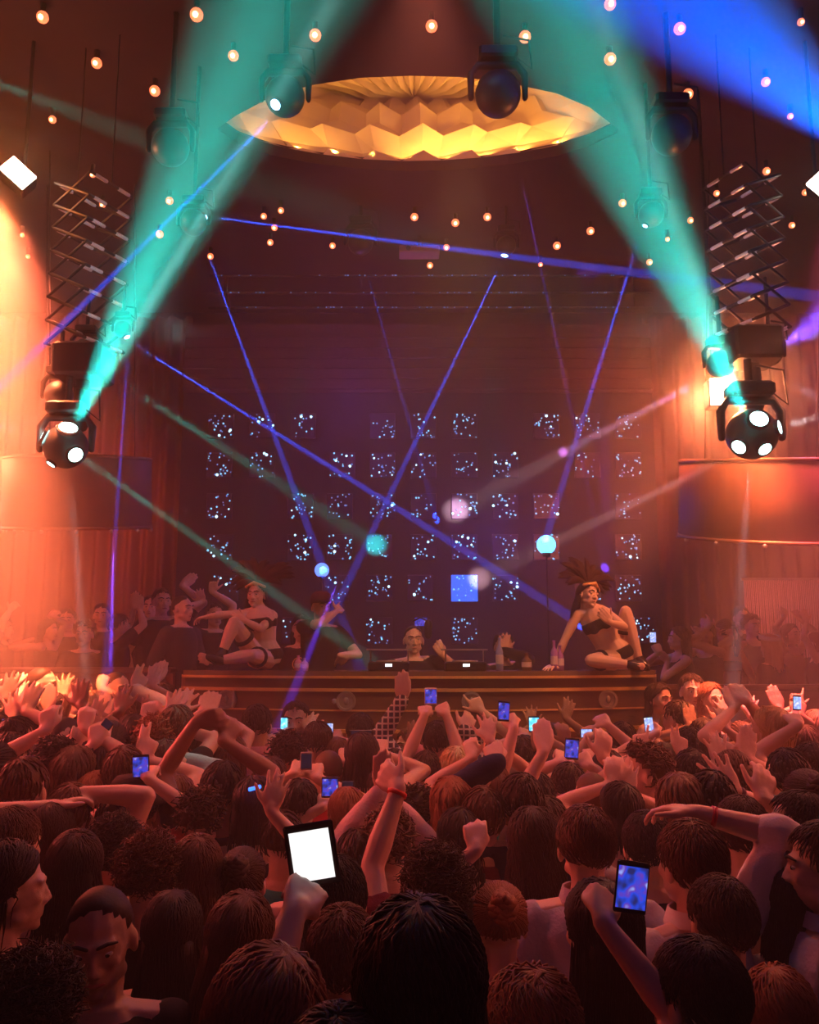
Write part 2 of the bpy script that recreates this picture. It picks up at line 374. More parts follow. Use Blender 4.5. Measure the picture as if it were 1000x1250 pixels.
        e = MB(); e.tube([c + M @ (Vector((-.02, .086, -.06)) * kk), c + M @ (Vector((0, .0955, -.06)) * kk), c + M @ (Vector((.02, .086, -.06)) * kk)], [.003 * kk, .0065 * kk, .003 * kk], 6); e.obj('lips', mat('lips', (.4, .13, .12), .4), root)
def rotm(yaw=0, pitch=0, roll=0):
    """yaw>0 turns the face to the camera's right, pitch>0 looks up, roll>0 tilts to the right"""
    return Matrix.Rotation(-R(yaw), 3, 'Z') @ Matrix.Rotation(R(pitch), 3, 'X') @ Matrix.Rotation(R(roll), 3, 'Y')
PEOPLE = []; HANDS = []
def person(px, py, d, label, sex='m', hair='short', hc='dark', skin='fair', top=('tee', (.03, .02, .03)), yaw=0, head=(0, 0, 0), arms=(None, None), base=0.0, face=False, group=None, lean=(0, 0), near=None, bottom=(.02, .02, .03), H=None):
    """px, py, d: centre of the head in the photo and its distance; arms: (right, left), each None or
    (wrist px, wrist py, tip px, tip py, style[, depth offset, palm direction, pole])"""
    if d < 7: d *= 1.05
    hc_w = at(px, py, d); fem = sex == 'f'
    if H is None: H = (hc_w.z - base) / .935
    Hc = min(1.98, max(1.5, H)); k = Hc / 1.74 * .955
    near = (d < 3.4) if near is None else near
    origin = Vector((hc_w.x, hc_w.y, base)); RY = rotm(yaw)
    hl = hc_w - origin; hl.z = hc_w.z - base
    up0 = (Matrix.Rotation(R(lean[1]), 3, 'Y') @ Matrix.Rotation(-R(lean[0]), 3, 'X')) @ V(0, 0, 1)
    neck = hl - V(0, 0, 1) * .148 * k - RY @ V(0, .015, 0) * k
    pelvis = neck - up0 * .55 * k; pelvis.z = neck.z - .55 * k * up0.z
    rt, fw, up = frame(neck - pelvis, RY @ V(1, 0, 0))
    J = dict(head=hl, hm=rotm(yaw + head[0], head[1], head[2]), neck=neck, pelvis=pelvis, rt=rt, fw=fw, up=up)
    arms = list(arms); fwd = math.cos(R(yaw)) >= 0; A_, B_ = arms
    isr = lambda q: isinstance(q, tuple)
    if isr(A_) and isr(B_):
        if (A_[0] < B_[0]) == fwd: arms = [B_, A_]
    elif isr(A_) and (A_[0] < px) == fwd: arms = [B_, A_]
    elif isr(B_) and (B_[0] > px) == fwd: arms = [B_, A_]
    for s, a, arm in ((1, 'R', arms[0]), (-1, 'L', arms[1])):
        sw = (.152 if fem else .178) * k
        S = neck + rt * s * sw - up * .06 * k
        l1, l2 = .285 * k, .255 * k
        if arm is None:
            W = S + RY @ V(s * .07, .06, -.48) * k; E, W = ik(S, W, l1, l2, RY @ V(s * .5, -.7, 0)); D = RY @ V(0, .25, -1); N = RY @ V(-s, 0, 0); st = 'r'
        elif arm == 'fold':
            W = S + RY @ V(-s * .1, .26, -.26) * k; E, W = ik(S, W, l1, l2, RY @ V(s * .6, -.3, -1)); D = RY @ V(-s * .8, .3, .3); N = RY @ V(0, -1, 0); st = 'c'
        else:
            wx, wy, tx, ty, st = arm[:5]; dy = arm[5] if len(arm) > 5 and arm[5] is not None else .12 * (1 if abs(yaw) < 90 else -1)
            up_raise = 1 if wy < py + 20 else 0
            if up_raise: S = S + up * .035 * k - rt * s * .012 * k
            best = None
            for q in range(-30, 31):                          # slide along the line of sight until the arm can reach
                y_ = d + dy + q * .025; Wc = at(wx, wy, y_) - origin
                rr = (Wc - S).length; cost = max(0, rr - (l1 + l2) * .99) * 20 + max(0, .16 - rr) * 10 + abs(q) * .025
                if best is None or cost < best[0]: best = (cost, Wc, y_)
            W = best[1]; far = best[0]
            pole = arm[7] if len(arm) > 7 and arm[7] else (RY @ V(s * .9, .15, -.5))
            E, W = ik(S, W, l1, l2, pole); y_ = best[2]
            tip = at(tx, ty, y_) - origin; D = tip - (at(wx, wy, y_) - origin)
            # keep the hand's true length: lean it along the sight line when the photo foreshortens it
            ln_ = .17 * k; 
            if D.length < ln_: D = D + V(0, 1, 0) * math.sqrt(max(0, ln_ ** 2 - D.length ** 2)) * .8
            N = Vector(arm[6]) if len(arm) > 6 and arm[6] else V(0, 1, 0)
        if arm is not None and arm != 'fold' : S = S
        if st in 'gc': HANDS.append(origin + W + unit(D) * .07 * k)
        J['S' + a], J['E' + a], J['W' + a], J['D' + a], J['N' + a], J['H' + a] = S, E, W, D, N, st
        foot = V(pelvis.x * .3, pelvis.y * .3, 0) + rt * s * .1 * k
        J['hip' + a] = pelvis + rt * s * .085 * k - up * .02
        A = V(foot.x, foot.y, .075 * k); Kn = J['hip' + a].lerp(A, .5) + fw * .02
        J['knee' + a], J['ank' + a] = Kn, A
        J['foot' + a] = V(A.x, A.y, .03 * k) + (RY @ V(0, .14 * k, 0))
    o = thing('person', label, 'person', origin, group)
    tm = top[1] if not isinstance(top[1], tuple) else cloth(top[1])
    build_body(J, k, fem, skin, near, hair, hc, (top[0], tm), cloth(bottom) if bottom else None, o, face, seed=len(PEOPLE))
    o['_H'] = round(H, 2); PEOPLE.append((px, py, d, round(H, 2), label)); J['o'] = o; J['origin'] = origin; J['k'] = k
    del o['_H']
    return J
def phone(px, py, d, wpx, hpx, label, img='stage', tilt=0, land=False, back=False, pitch=0, yaw=0, case=(.015, .015, .018), bright=1.5, group='phones held up by the crowd', size=None):
    """a phone facing the camera side, w x h metres from its size in the photo"""
    c = at(px, py, d); best = None
    for hd_ in HANDS:                                     # rest the phone in the closest gripping hand
        q = at(px, py, hd_.y); dd = (q - hd_).length
        if dd < .16 and (best is None or dd < best[0]): best = (dd, hd_.y)
    if best: d = best[1] - .035; c = at(px, py, d)
    else: print('PHONE without hand', px, py)
    w_ = wpx / FPX * d; h_ = hpx / FPX * d
    if size: w_, h_ = size
    M = Matrix.Rotation(R(yaw), 3, 'Z') @ Matrix.Rotation(R(pitch), 3, 'X') @ Matrix.Rotation(R(tilt), 3, 'Y')
    o = thing('phone', label, 'phone', c, group)
    b = MB(); b.box((0, 0, 0), (w_, .009, h_), M, .003); b.obj('case', mat('phone_case', case, .3), o, smooth=False)
    s = MB(); q = (1 if not back else -1); kx, kz = (.9, .8) if h_ > w_ else (.8, .9)
    s.box(M @ V(0, -.0052 * q, 0), (w_ * kx, .0014, h_ * kz), M); s.obj('screen', SCREENS[img], o, smooth=False)
    e = MB(); e.ell(M @ V(w_ * .28, -.0052 * -q, h_ * .38), (.005, .003, .005)); e.obj('camera_lens', mat('lens_dark', (.01, .01, .012), .1), o)
    return o
def screen_mat(name, stops, strength=1.5, sc_=14):
    m = bpy.data.materials.new(name); m.use_nodes = True; nt = m.node_tree; nt.nodes.clear(); N = nt.nodes.new; L = nt.links.new
    o = N('ShaderNodeOutputMaterial'); e = N('ShaderNodeEmission'); e.inputs[1].default_value = strength
    tc = N('ShaderNodeTexCoord'); nz = N('ShaderNodeTexNoise'); nz.inputs['Scale'].default_value = sc_ * 3; nz.inputs['Detail'].default_value = 1
    r = N('ShaderNodeValToRGB'); L(tc.outputs['Object'], nz.inputs['Vector']); L(nz.outputs['Fac'], r.inputs[0]); L(r.outputs[0], e.inputs[0]); L(e.outputs[0], o.inputs[0])
    while len(r.color_ramp.elements) < len(stops): r.color_ramp.elements.new(.5)
    for el, (p, c) in zip(r.color_ramp.elements, stops): el.position = p; el.color = (*c, 1)
    return m
SCREENS = dict(
    stage=screen_mat('screen_stage_picture', [(.35, (.02, .02, .12)), (.5, (.02, .06, .65)), (.62, (.12, .04, .4)), (.75, (.3, .4, .9))], 1.1),
    cyan=screen_mat('screen_cyan_picture', [(.3, (.05, .4, .8)), (.5, (.1, .7, 1)), (.7, (.7, .9, 1))], 1.6),
    white=screen_mat('screen_white_page', [(0, (1, .97, .95)), (1, (1, .97, .95))], 1.1),
    dark=screen_mat('screen_dimmed', [(.3, (.01, .01, .02)), (.7, (.02, .02, .05))], .5),
    pale=screen_mat('screen_pale_picture', [(.3, (.6, .8, 1)), (.5, (.2, .3, .9)), (.7, (.9, .9, .9))], 1.3))
# ================================================================ lights that belong to the room
HAZE = 0.035
# ---------------------------------------------------------------- the room
def struct(o, kind='structure'): o['kind'] = kind; return o
def slab(name, a, b, m, parent=None, bev=0):
    B = MB(); B.box([(a[i] + b[i]) / 2 for i in range(3)], [b[i] - a[i] for i in range(3)], None, bev)
    o = B.obj(name, m, parent, smooth=False); return o
M_FLOOR = mat('dark_floor', (.03, .02, .02), .35, kind='n', sc_=6)
M_WALL = mat('dark_plaster', (.07, .045, .05), .9, kind='n', sc_=8, spec=.1)
M_CEIL = mat('black_ceiling', (.035, .022, .026), .9, kind='n', sc_=5, c2=(.05, .03, .035), spec=.05)
M_CURT = mat('brown_curtain', (.09, .04, .03), .85, kind='streak', sc_=14, c2=(.15, .07, .05), spec=.1)
M_WOOD = mat('dark_wood_wall', (.05, .028, .028), .7, kind='hstreak', sc_=30, c2=(.1, .055, .05), spec=.15)
M_BLACK = mat('black_metal', (.02, .02, .022), .45, .6)
M_STEEL = mat('brushed_steel', (.4, .38, .38), .3, .5)
M_GOLD = mat('gold_trim', (.85, .52, .2), .3, .35)
M_BOOTH = mat('booth_veneer', (.11, .05, .028), .35, kind='hstreak', sc_=40, c2=(.16, .075, .04), spec=.4)
struct(slab('floor', (-6, -2.4, -.1), (6, 11.6, 0), M_FLOOR))
struct(slab('wall_back', (-6, 11.5, 0), (6, 11.6, CEIL + 1.8), M_WALL))
struct(slab('wall_left', (-6.1, -2.4, 0), (-6, 11.6, CEIL + 1.8), M_WALL))
struct(slab('wall_right', (6, -2.4, 0), (6.1, 11.6, CEIL + 1.8), M_WALL))
# ceiling with its almond-shaped opening
up_px = [(265, 157), (290, 140), (330, 119), (380, 104), (440, 95), (500, 92.5), (560, 94), (620, 101), (680, 114), (720, 131), (754, 157)]
lo_px = [(754, 162), (720, 178), (680, 190), (620, 201), (560, 207), (500, 209), (440, 206), (380, 199), (330, 189), (290, 175)]
def dense(ps, n):
    out = []
    for i in range(len(ps) - 1):
        for j in range(n): t = j / n; out.append((ps[i][0] * (1 - t) + ps[i + 1][0] * t, ps[i][1] * (1 - t) + ps[i + 1][1] * t))
    return out
rim = [atz(x, y, CEIL) for x, y in dense(up_px + lo_px + [up_px[0]], 4)]
cx_ = sum(p.x for p in rim) / len(rim); cy_ = sum(p.y for p in rim) / len(rim)
outer = []
for p in rim:
    d = Vector((p.x - cx_, p.y - cy_)); ts = [((6 if d.x > 0 else -6) - cx_) / d.x if abs(d.x) > 1e-6 else 1e9, ((11.6 if d.y > 0 else -2.4) - cy_) / d.y if abs(d.y) > 1e-6 else 1e9]
    t = min(ts); outer.append(V(cx_ + d.x * t, cy_ + d.y * t, CEIL))
for c in ((6, 11.6), (6, -2.4), (-6, 11.6), (-6, -2.4)):
    q = min(range(len(outer)), key=lambda i: (outer[i].x - c[0]) ** 2 + (outer[i].y - c[1]) ** 2); outer[q] = V(c[0], c[1], CEIL)
B = MB(); n = len(rim); inner2 = [p + V(0, 0, .12) for p in rim]; outer2 = [p + V(0, 0, .12) for p in outer]
B.v = [tuple(p) for p in rim + outer + inner2 + outer2]
for i in range(n):
    j = (i + 1) % n; B.f += [(i, j, n + j, n + i), (2 * n + i, 3 * n + i, 3 * n + j, 2 * n + j), (i, 2 * n + i, 2 * n + j, j)]
struct(B.obj('ceiling', M_CEIL, smooth=False))
# the coffered dome over the opening
M_DOME = mat('dome_plaster', (.62, .5, .38), .7, kind='n', sc_=12, bump=.1)
apx = atz(505, 112, CEIL + 1.25)
def rimat(a):                                             # a in 0..1 around the opening
    f = (a % 1) * n; i = int(f) % n; return rim[i].lerp(rim[(i + 1) % n], f - int(f))
def dome_pt(a, v, out=0):
    p = rimat(a); w_ = (1 - v); x = p.x * w_ + apx.x * v; y = p.y * w_ + apx.y * v
    sc2 = 1.22 if v < .8 else 1.22 - (v - .8) * 1.1
    x = cx_ + (x - cx_) * (sc2 if v > 0 else 1.0); y = cy_ + (y - cy_) * (sc2 if v > 0 else 1.0) + .12 * min(1, v * 4)
    return V(x, y, CEIL + .1 + (apx.z - CEIL - .1) * math.sqrt(max(0, 1 - w_ ** 2.2)) + out)
B = MB(); NA, NV = 26, 6
vv = [1 - (1 - z_ * z_) ** (1 / 2.2) for z_ in (0, .17, .34, .5, .65, .78, .89, .97, 1.0)]
for i in range(-1, len(vv) - 1):
    for j in range(NA):
        def q(ii, jj):
            ii = max(0, min(len(vv) - 1, ii)); return dome_pt((jj + .5 * (ii % 2)) / NA, vv[ii])
        # a diamond between ring i (tip), ring i+1 (sides) and ring i+2 (tip), its centre pushed up into the shell
        s_ = 0 if (i + 1) % 2 == 0 else 0
        a0 = q(i, j) if i >= 0 else None
        if i % 2 == 0: L_, R_ = q(i + 1, j - 1), q(i + 1, j)
        else: L_, R_ = q(i + 1, j), q(i + 1, j + 1)
        T_, Bm = q(i + 2, j), (a0 if a0 is not None else (L_ + R_) / 2)
        if i == -1: L_, R_ = q(0, j), q(0, j + 1); T_ = q(1, j); Bm = (L_ + R_) / 2
        c = (L_ + R_ + T_ + Bm) / 4; cen = V(apx.x, apx.y, CEIL + .1); c = c + (c - cen).normalized() * (.13 if i % 2 else -.1)
        B.add([L_, Bm, R_, T_, c], [(0, 1, 4), (1, 2, 4), (2, 3, 4), (3, 0, 4)])
dome = B.obj('dome', M_DOME, smooth=False); tag(dome, 'almond-shaped ceiling dome of faceted star relief glowing amber and pink above the stage', 'dome')
for x_, w_ in ((-1.05, 14), (-.35, 16), (.35, 16), (1.05, 14)):
    spot('dome_uplight', (cx_ + x_, cy_ - .35 + abs(x_) * .2, CEIL + .16), (cx_ + x_ * 1.3, cy_ + 1.0, CEIL + .35), 100, w_ * .55, (1, .33, .16), 1, .05)
for i_ in range(9):
    x_ = 320 + i_ * 45; p_ = atz(x_, 205 - abs(i_ - 4) ** 2 * 1.15, CEIL + .1); spot('dome_rim_light', p_ + V(0, -.16, .03), p_ + V(0, .16, .55), 125, 30, (1, .45, .07), 1, .03)
point('dome_fill_light', (cx_, cy_ + .05, CEIL + .7), 5, (1, .3, .25), .1)
# curtains, wood wall, LED wall
def curtain(name, x0, x1, y, z0, z1, m, folds, amp=.07):
    B = MB(); nx = folds * 8; f = []; 
    for k in (0, 1):
        for i in range(nx + 1):
            x = x0 + (x1 - x0) * i / nx; o = math.sin(i / nx * folds * 2 * math.pi) * amp + math.sin(i * .37) * amp * .3
            B.v += [(x, y + o + k * .02, z0), (x, y + o + k * .02, z1)]
    o2 = 2 * (nx + 1)
    for i in range(nx):
        a = 2 * i; B.f += [(a, a + 2, a + 3, a + 1), (o2 + a, o2 + a + 1, o2 + a + 3, o2 + a + 2)]
    return B.obj(name, m)
tag(curtain('curtain', -5.9, -2.75, 10.9, .95, CEIL - .3, M_CURT, 16), 'tall brown pleated curtain behind the crowd at the stage side with the tall blinder', 'curtain', 'brown side curtains')
tag(curtain('curtain', 2.95, 5.9, 10.9, .95, CEIL - .3, M_CURT, 15), 'tall brown pleated curtain glowing orange behind the women with the phone', 'curtain', 'brown side curtains')
struct(slab('trim_1', (-2.75, 10.58, 5.42), (2.95, 11.4, 6.3), M_WOOD))
for i in range(6): struct(slab('trim_%d' % (i + 3), (-2.75, 10.54 + i * .001, 5.46 + i * .13), (2.95, 10.59, 5.49 + i * .13), M_WOOD))
struct(slab('wall_stage', (-2.75, 10.6, .95), (2.95, 10.7, 5.42), mat('black_panel_wall', (.014, .008, .016), .8, kind='n', sc_=10)))
# LED squares
M_LEDP = mat('led_panel', (.035, .02, .06), .4, spec=.2); M_LED = mat('led', (.02, .05, .1), emit=1.7, ec=(.18, .6, 1.0)); M_LED2 = mat('led_dim', (.02, .03, .1), emit=.8, ec=(.12, .35, .95))
M_LEDW = mat('led_white', (.1, .1, .1), emit=3.0, ec=(.4, .8, 1.0))
for m in (M_LED, M_LED2, M_LEDW): m.cycles.emission_sampling = 'NONE'
grid = {520: [270, 320, 370, 467, 517, 567, 667, 717, 767], 568: [268, 320, 418, 467, 517, 567, 617, 717, 767], 618: [268, 367, 415, 467, 517, 567, 617, 667, 767],
        668: [268, 367, 415, 463, 517, 567, 617, 667, 767], 718: [275, 410, 463, 513, 567, 617, 717, 767], 770: [360, 463, 567, 785]}
ordn = ['first', 'second', 'third', 'fourth', 'fifth', 'sixth', 'seventh', 'eighth', 'ninth', 'tenth', 'eleventh', 'twelfth', 'thirteenth', 'fourteenth', 'fifteenth']
for ri, (row, xs) in enumerate(grid.items()):
    for ci, x in enumerate(xs):
        c = at(x, row, 10.585); o = thing('led_panel', 'star-light panel in the %s row down, %s from left on the stage wall' % (ordn[ri], ordn[ci]), 'light panel', c, 'star-light panels on the stage wall')
        r2 = random.Random(ri * 50 + ci); hw = .155
        B = MB(); B.box((0, 0, 0), (hw * 2, .03, hw * 2), None, .006); blue = (x, row) in ((567, 718),)
        B.obj('panel', M_LEDP if not blue else mat('led_panel_lit', (.03, .1, .5), emit=1.2, ec=(.02, .15, 1)), o, smooth=False)
        sets = [MB(), MB(), MB()]
        for q in range(r2.randint(16, 28)):
            w = r2.random(); rr = (.006 + .006 * r2.random()) * (1.5 if w > .93 else 1); b = sets[0 if w < .55 else 1 if w < .93 else 2]
            b.ell((r2.uniform(-.145, .145), -.02, r2.uniform(-.145, .145)), (rr, .004, rr), n=6, m=4)
        b = MB(); ids = []
        for k_, q in enumerate(sets): b.add(q.v, q.f); ids += [k_] * len(q.f)
        do = b.obj('led_dots', None, o); [do.data.materials.append(m_) for m_ in (M_LED, M_LED2, M_LEDW)]; do.data.polygons.foreach_set('material_index', ids)
# truss bars with tiny LEDs over the wood wall
for i, row in enumerate((337, 358, 376)):
    z = at(500, row, 10.3).z; o = thing('light_bar', '%s dark horizontal bar with tiny blue lights above the stage wall' % ('topmost', 'middle', 'lowest')[i], 'light bar', (0, 10.3, z), 'light bars')
    B = MB(); B.tube([(-2.4, 0, 0), (2.9, 0, 0)], [.02, .02], 8); B.obj('bar', M_BLACK, o)
    B = MB(); r2 = random.Random(i)
    for q in range(34):
        x = r2.choice([-2.0, -1.1, -.2, .5, 1.2, 2.3]) + r2.gauss(0, .2); B.ell((max(-2.3, min(2.8, x)), -.022, .0), (.008, .004, .008), n=6, m=4)
    B.obj('led_dot_pattern', M_LED2, o)
    for q in (-2.2, 2.7):
        B = MB(); B.tube([(q, 0, 0), (q, 0, CEIL - z)], [.008, .008], 6); B.obj('hanging_rod', M_BLACK, o)
# stage platform and side barriers
struct(slab('floor_stage', (-5.95, 7.75, 0), (5.95, 11.5, .95), M_FLOOR))
M_BARR = mat('oxblood_panel', (.12, .035, .03), .5, kind='hstreak', sc_=20, c2=(.16, .05, .04))
def barrier(x0, x1, y, z, label):
    o = thing('barrier', label, 'barrier', ((x0 + x1) / 2, y, 0), 'stage barriers'); w_ = x1 - x0
    slab('panel', (-w_ / 2, -.04, 0), (w_ / 2, .04, z - .05), M_BARR, o); slab('top_rail', (-w_ / 2, -.09, z - .05), (w_ / 2, .09, z), mat('rail_top', (.1, .05, .04), .3), o, .012)
    for i in range(6):
        x = -w_ / 2 + w_ * (i + .5) / 6; slab('post', (x - .03, -.06, 0), (x + .03, -.04, z - .06), M_BARR, o)
barrier(-5.95, -1.98, 7.7, 2.17, 'dark red half-wall below the clapping man and leaning guests')
barrier(2.14, 5.95, 7.7, 2.03, 'dark red half-wall below the women with the phone')
# DJ booth: a curved counter
def booth():
    o = thing('dj_booth', 'long curved wooden DJ booth with gold trim lines and round emblems', 'DJ booth', (0.07, 7.0, 0))
    def yy(x): return .13 * x * x
    def band(name, z0, z1, pro, m, x0=-1.9, x1=1.92, dep=.5):
        B = MB(); pts = []; N_ = 28
        for i in range(N_ + 1):
            x = x0 + (x1 - x0) * i / N_; pts.append((x, yy(x) - pro))
        pts = [(x0 - .06, yy(x0) + .12), (x0 - .025, yy(x0) + .03)] + pts + [(x1 + .025, yy(x1) + .03), (x1 + .06, yy(x1) + .12)]
        back = [(x, y + dep) for x, y in pts[::-1]]; lp = pts + back
        B.rings([[(x, y, z0) for x, y in lp], [(x, y, z1) for x, y in lp]]); return B.obj(name, m, o, smooth=False)
    band('counter_top', 2.115, 2.15, .06, mat('counter_top', (.16, .09, .05), .2, spec=.6), dep=.62)
    band('gold_edge', 2.095, 2.115, .065, M_GOLD); band('upper_panel', 2.02, 2.095, .0, M_BOOTH)
    band('gold_edge', 1.995, 2.02, .03, M_GOLD); band('front_panel', 1.86, 1.995, .0, M_BOOTH)
    band('gold_edge', 1.848, 1.86, .015, M_GOLD); band('lower_panel', 1.715, 1.848, .0, M_BOOTH)
    band('gold_edge', 1.69, 1.715, .05, M_GOLD); band('base_panel', 0, 1.69, -.02, mat('booth_base', (.4, .17, .05), .5, kind='hstreak', sc_=30, c2=(.5, .24, .08)))
    band('gold_edge', 1.62, 1.635, .0, M_GOLD)
    for px, py in ((275, 840), (425, 846), (573, 843), (743, 846)):
        x = (px - 500) / 1100 * 7.1 - .07; e = MB(); y = yy(x) - .02; z = 1.925
        N_ = 20; 
        e.rings([[(x + (r_) * math.cos(a), y + dy, z + r_ * math.sin(a)) for a in [2 * math.pi * i / N_ for i in range(N_)]] for r_, dy in ((.075, 0), (.075, -.022), (.058, -.022), (.055, -.005), (.03, -.005))], True)
        eo = e.obj('round_emblem', M_STEEL, o, smooth=False)
        k = MB(); k.ell((x + .002, y - .012, z), (.02, .012, .03)); k.ell((x - .09, y - .01, z), (.018, .012, .02)) if px in (425,) else None
        if px == 275: k.tube([(x + .06, y - .02, z - .05), (x + .075, y - .02, z), (x + .06, y - .02, z + .07)], [.014, .02, .012])
        k.obj('emblem_mark', M_STEEL, eo)
    return o
booth()
def deck(px, label):
    c = at(px, 815, 7.2); o = thing('media_deck', label, 'deck', (c.x, 7.2, 2.15), 'players on the booth')
    B = MB(); B.box((0, 0, .035), (.32, .3, .07), None, .01); B.obj('body', M_BLACK, o, smooth=False)
    B = MB(); B.tube([(0, 0, .065), (0, 0, .082)], [.1, .1], 20, cap=False); B.obj('platter', M_STEEL, o)
    B = MB(); B.box((.0, -.152, .045), (.05, .006, .02)); B.obj('display', mat('white_led', (1, 1, 1), emit=4, ec=(.8, .9, 1)), o, smooth=False)
    for s in (-1, 1):
        B = MB(); B.tube([(s * .15, .1, .06), (s * .15, .1, .16)], [.006, .006], 6); B.obj('stand_leg', M_STEEL, o)
    B = MB(); B.box((0, .1, .165), (.36, .2, .012)); B.obj('stand_shelf', M_STEEL, o, smooth=False)
deck(475, 'black media player deck between the DJ and the man in the cap')
deck(568, 'black media player deck on the booth between the DJ and the bottle')
def bottle(px, label, c, h=.26, d=7.3, z=2.15, r=.03):
    p = at(px, 810, d); o = thing('bottle', label, 'bottle', (p.x, d, z), 'bottles on the booth')
    B = MB(); prof = [(0, r * .9), (.01, r), (.58, r), (.68, r * .7), (.76, r * .38), (.95, r * .36), (.96, r * .44), (1, r * .44)]
    B.rings([[(q * math.cos(a), q * math.sin(a), t * h) for a in [2 * math.pi * i / 14 for i in range(14)]] for t, q in prof]); B.obj('glass', mat('bottle_glass', c, .1, spec=.8), o)
    B = MB(); B.rings([[(r * 1.02 * math.cos(a), r * 1.02 * math.sin(a), t * h) for a in [2 * math.pi * i / 14 for i in range(14)]] for t in (.2, .48)], False); B.obj('label_band', mat('bottle_label', (.6, .5, .6), .6), o)
bottle(610, 'tall pale blue bottle on the booth under the pointing hand', (.25, .3, .7), .26)
bottle(677, 'violet glass bottle on the booth beside the planted hand of the seated dancer', (.35, .15, .6), .24)
bottle(684, 'second violet bottle, nearer the hip of the seated dancer', (.3, .12, .5), .2)
bottle(643, 'squat dark bottle with amber top on the booth beside the pale blue one', (.15, .08, .04), .14, r=.04)
bottle(364, 'small pink glass bottle on the booth in front of the long-haired man', (.6, .2, .4), .12)
bottle(372, 'clear short bottle on the booth beside the pink one', (.5, .4, .45), .1)
# ---------------------------------------------------------------- bulbs in the ceiling
M_BULB = mat('bulb_glass', (1, .5, .3), .2, emit=1.6, ec=(1, .22, .08)); M_CORE = mat('bulb_core', (1, .6, .3), emit=7, ec=(1, .5, .2))
for m in (M_BULB, M_CORE): m.cycles.emission_sampling = 'NONE'
bulbs = [[(52, 21, 8), (240, 18, 9), (385, 43, 8), (527, 32, 8), (641, 45, 8), (745, 5, 8), (830, 35, 8), (978, 27, 5)],
         [(118, 77, 7), (189, 111, 7), (285, 68, 7), (745, 72, 8), (840, 115, 7), (935, 100, 6)],
         [(64, 146, 5), (113, 213, 4), (125, 250, 4), (207, 245, 5), (875, 236, 4), (936, 209, 5), (965, 142, 4), (983, 235, 4)],
         [(195, 286, 5), (257, 313, 4), (322, 264, 4), (343, 257, 4), (506, 265, 5), (556, 272, 5), (595, 265, 5), (760, 248, 5), (843, 269, 4), (967, 275, 4)],
         [(27, 287, 3), (34, 313, 3), (330, 296, 4), (335, 278, 4), (406, 300, 4), (525, 324, 4), (545, 302, 4), (660, 323, 3), (680, 300, 5), (721, 282, 5), (793, 320, 4), (815, 292, 3)]]
rown = ['in the row in front of the dome', 'in the sparse ring beside the dome', 'in the ring at the level of the dome tip', 'in the row just beyond the dome', 'in the farthest row over the stage']
for ri, row in enumerate(bulbs):
    for ci, (x, y, r) in enumerate(row):
        p = atz(x, y, CEIL - .1); rr = r / FPX * p.y * 1.02
        o = thing('ceiling_bulb', 'round amber ceiling bulb, %s across %s' % (ordn[ci], rown[ri]), 'light bulb', (p.x, p.y, CEIL), 'amber bulbs dotted over the ceiling')
        B = MB(); B.ell((0, 0, -.1), rr); B.obj('bulb', M_BULB, o)
        B = MB(); B.ell((0, -rr * .75, -.1 - rr * .5), rr * .45, n=8, m=6); B.obj('filament', M_CORE, o)
        B = MB(); B.tube([(0, 0, -.1 + rr * .7), (0, 0, 0)], [.02, .022], 8, cap=False); B.obj('socket', M_BLACK, o)
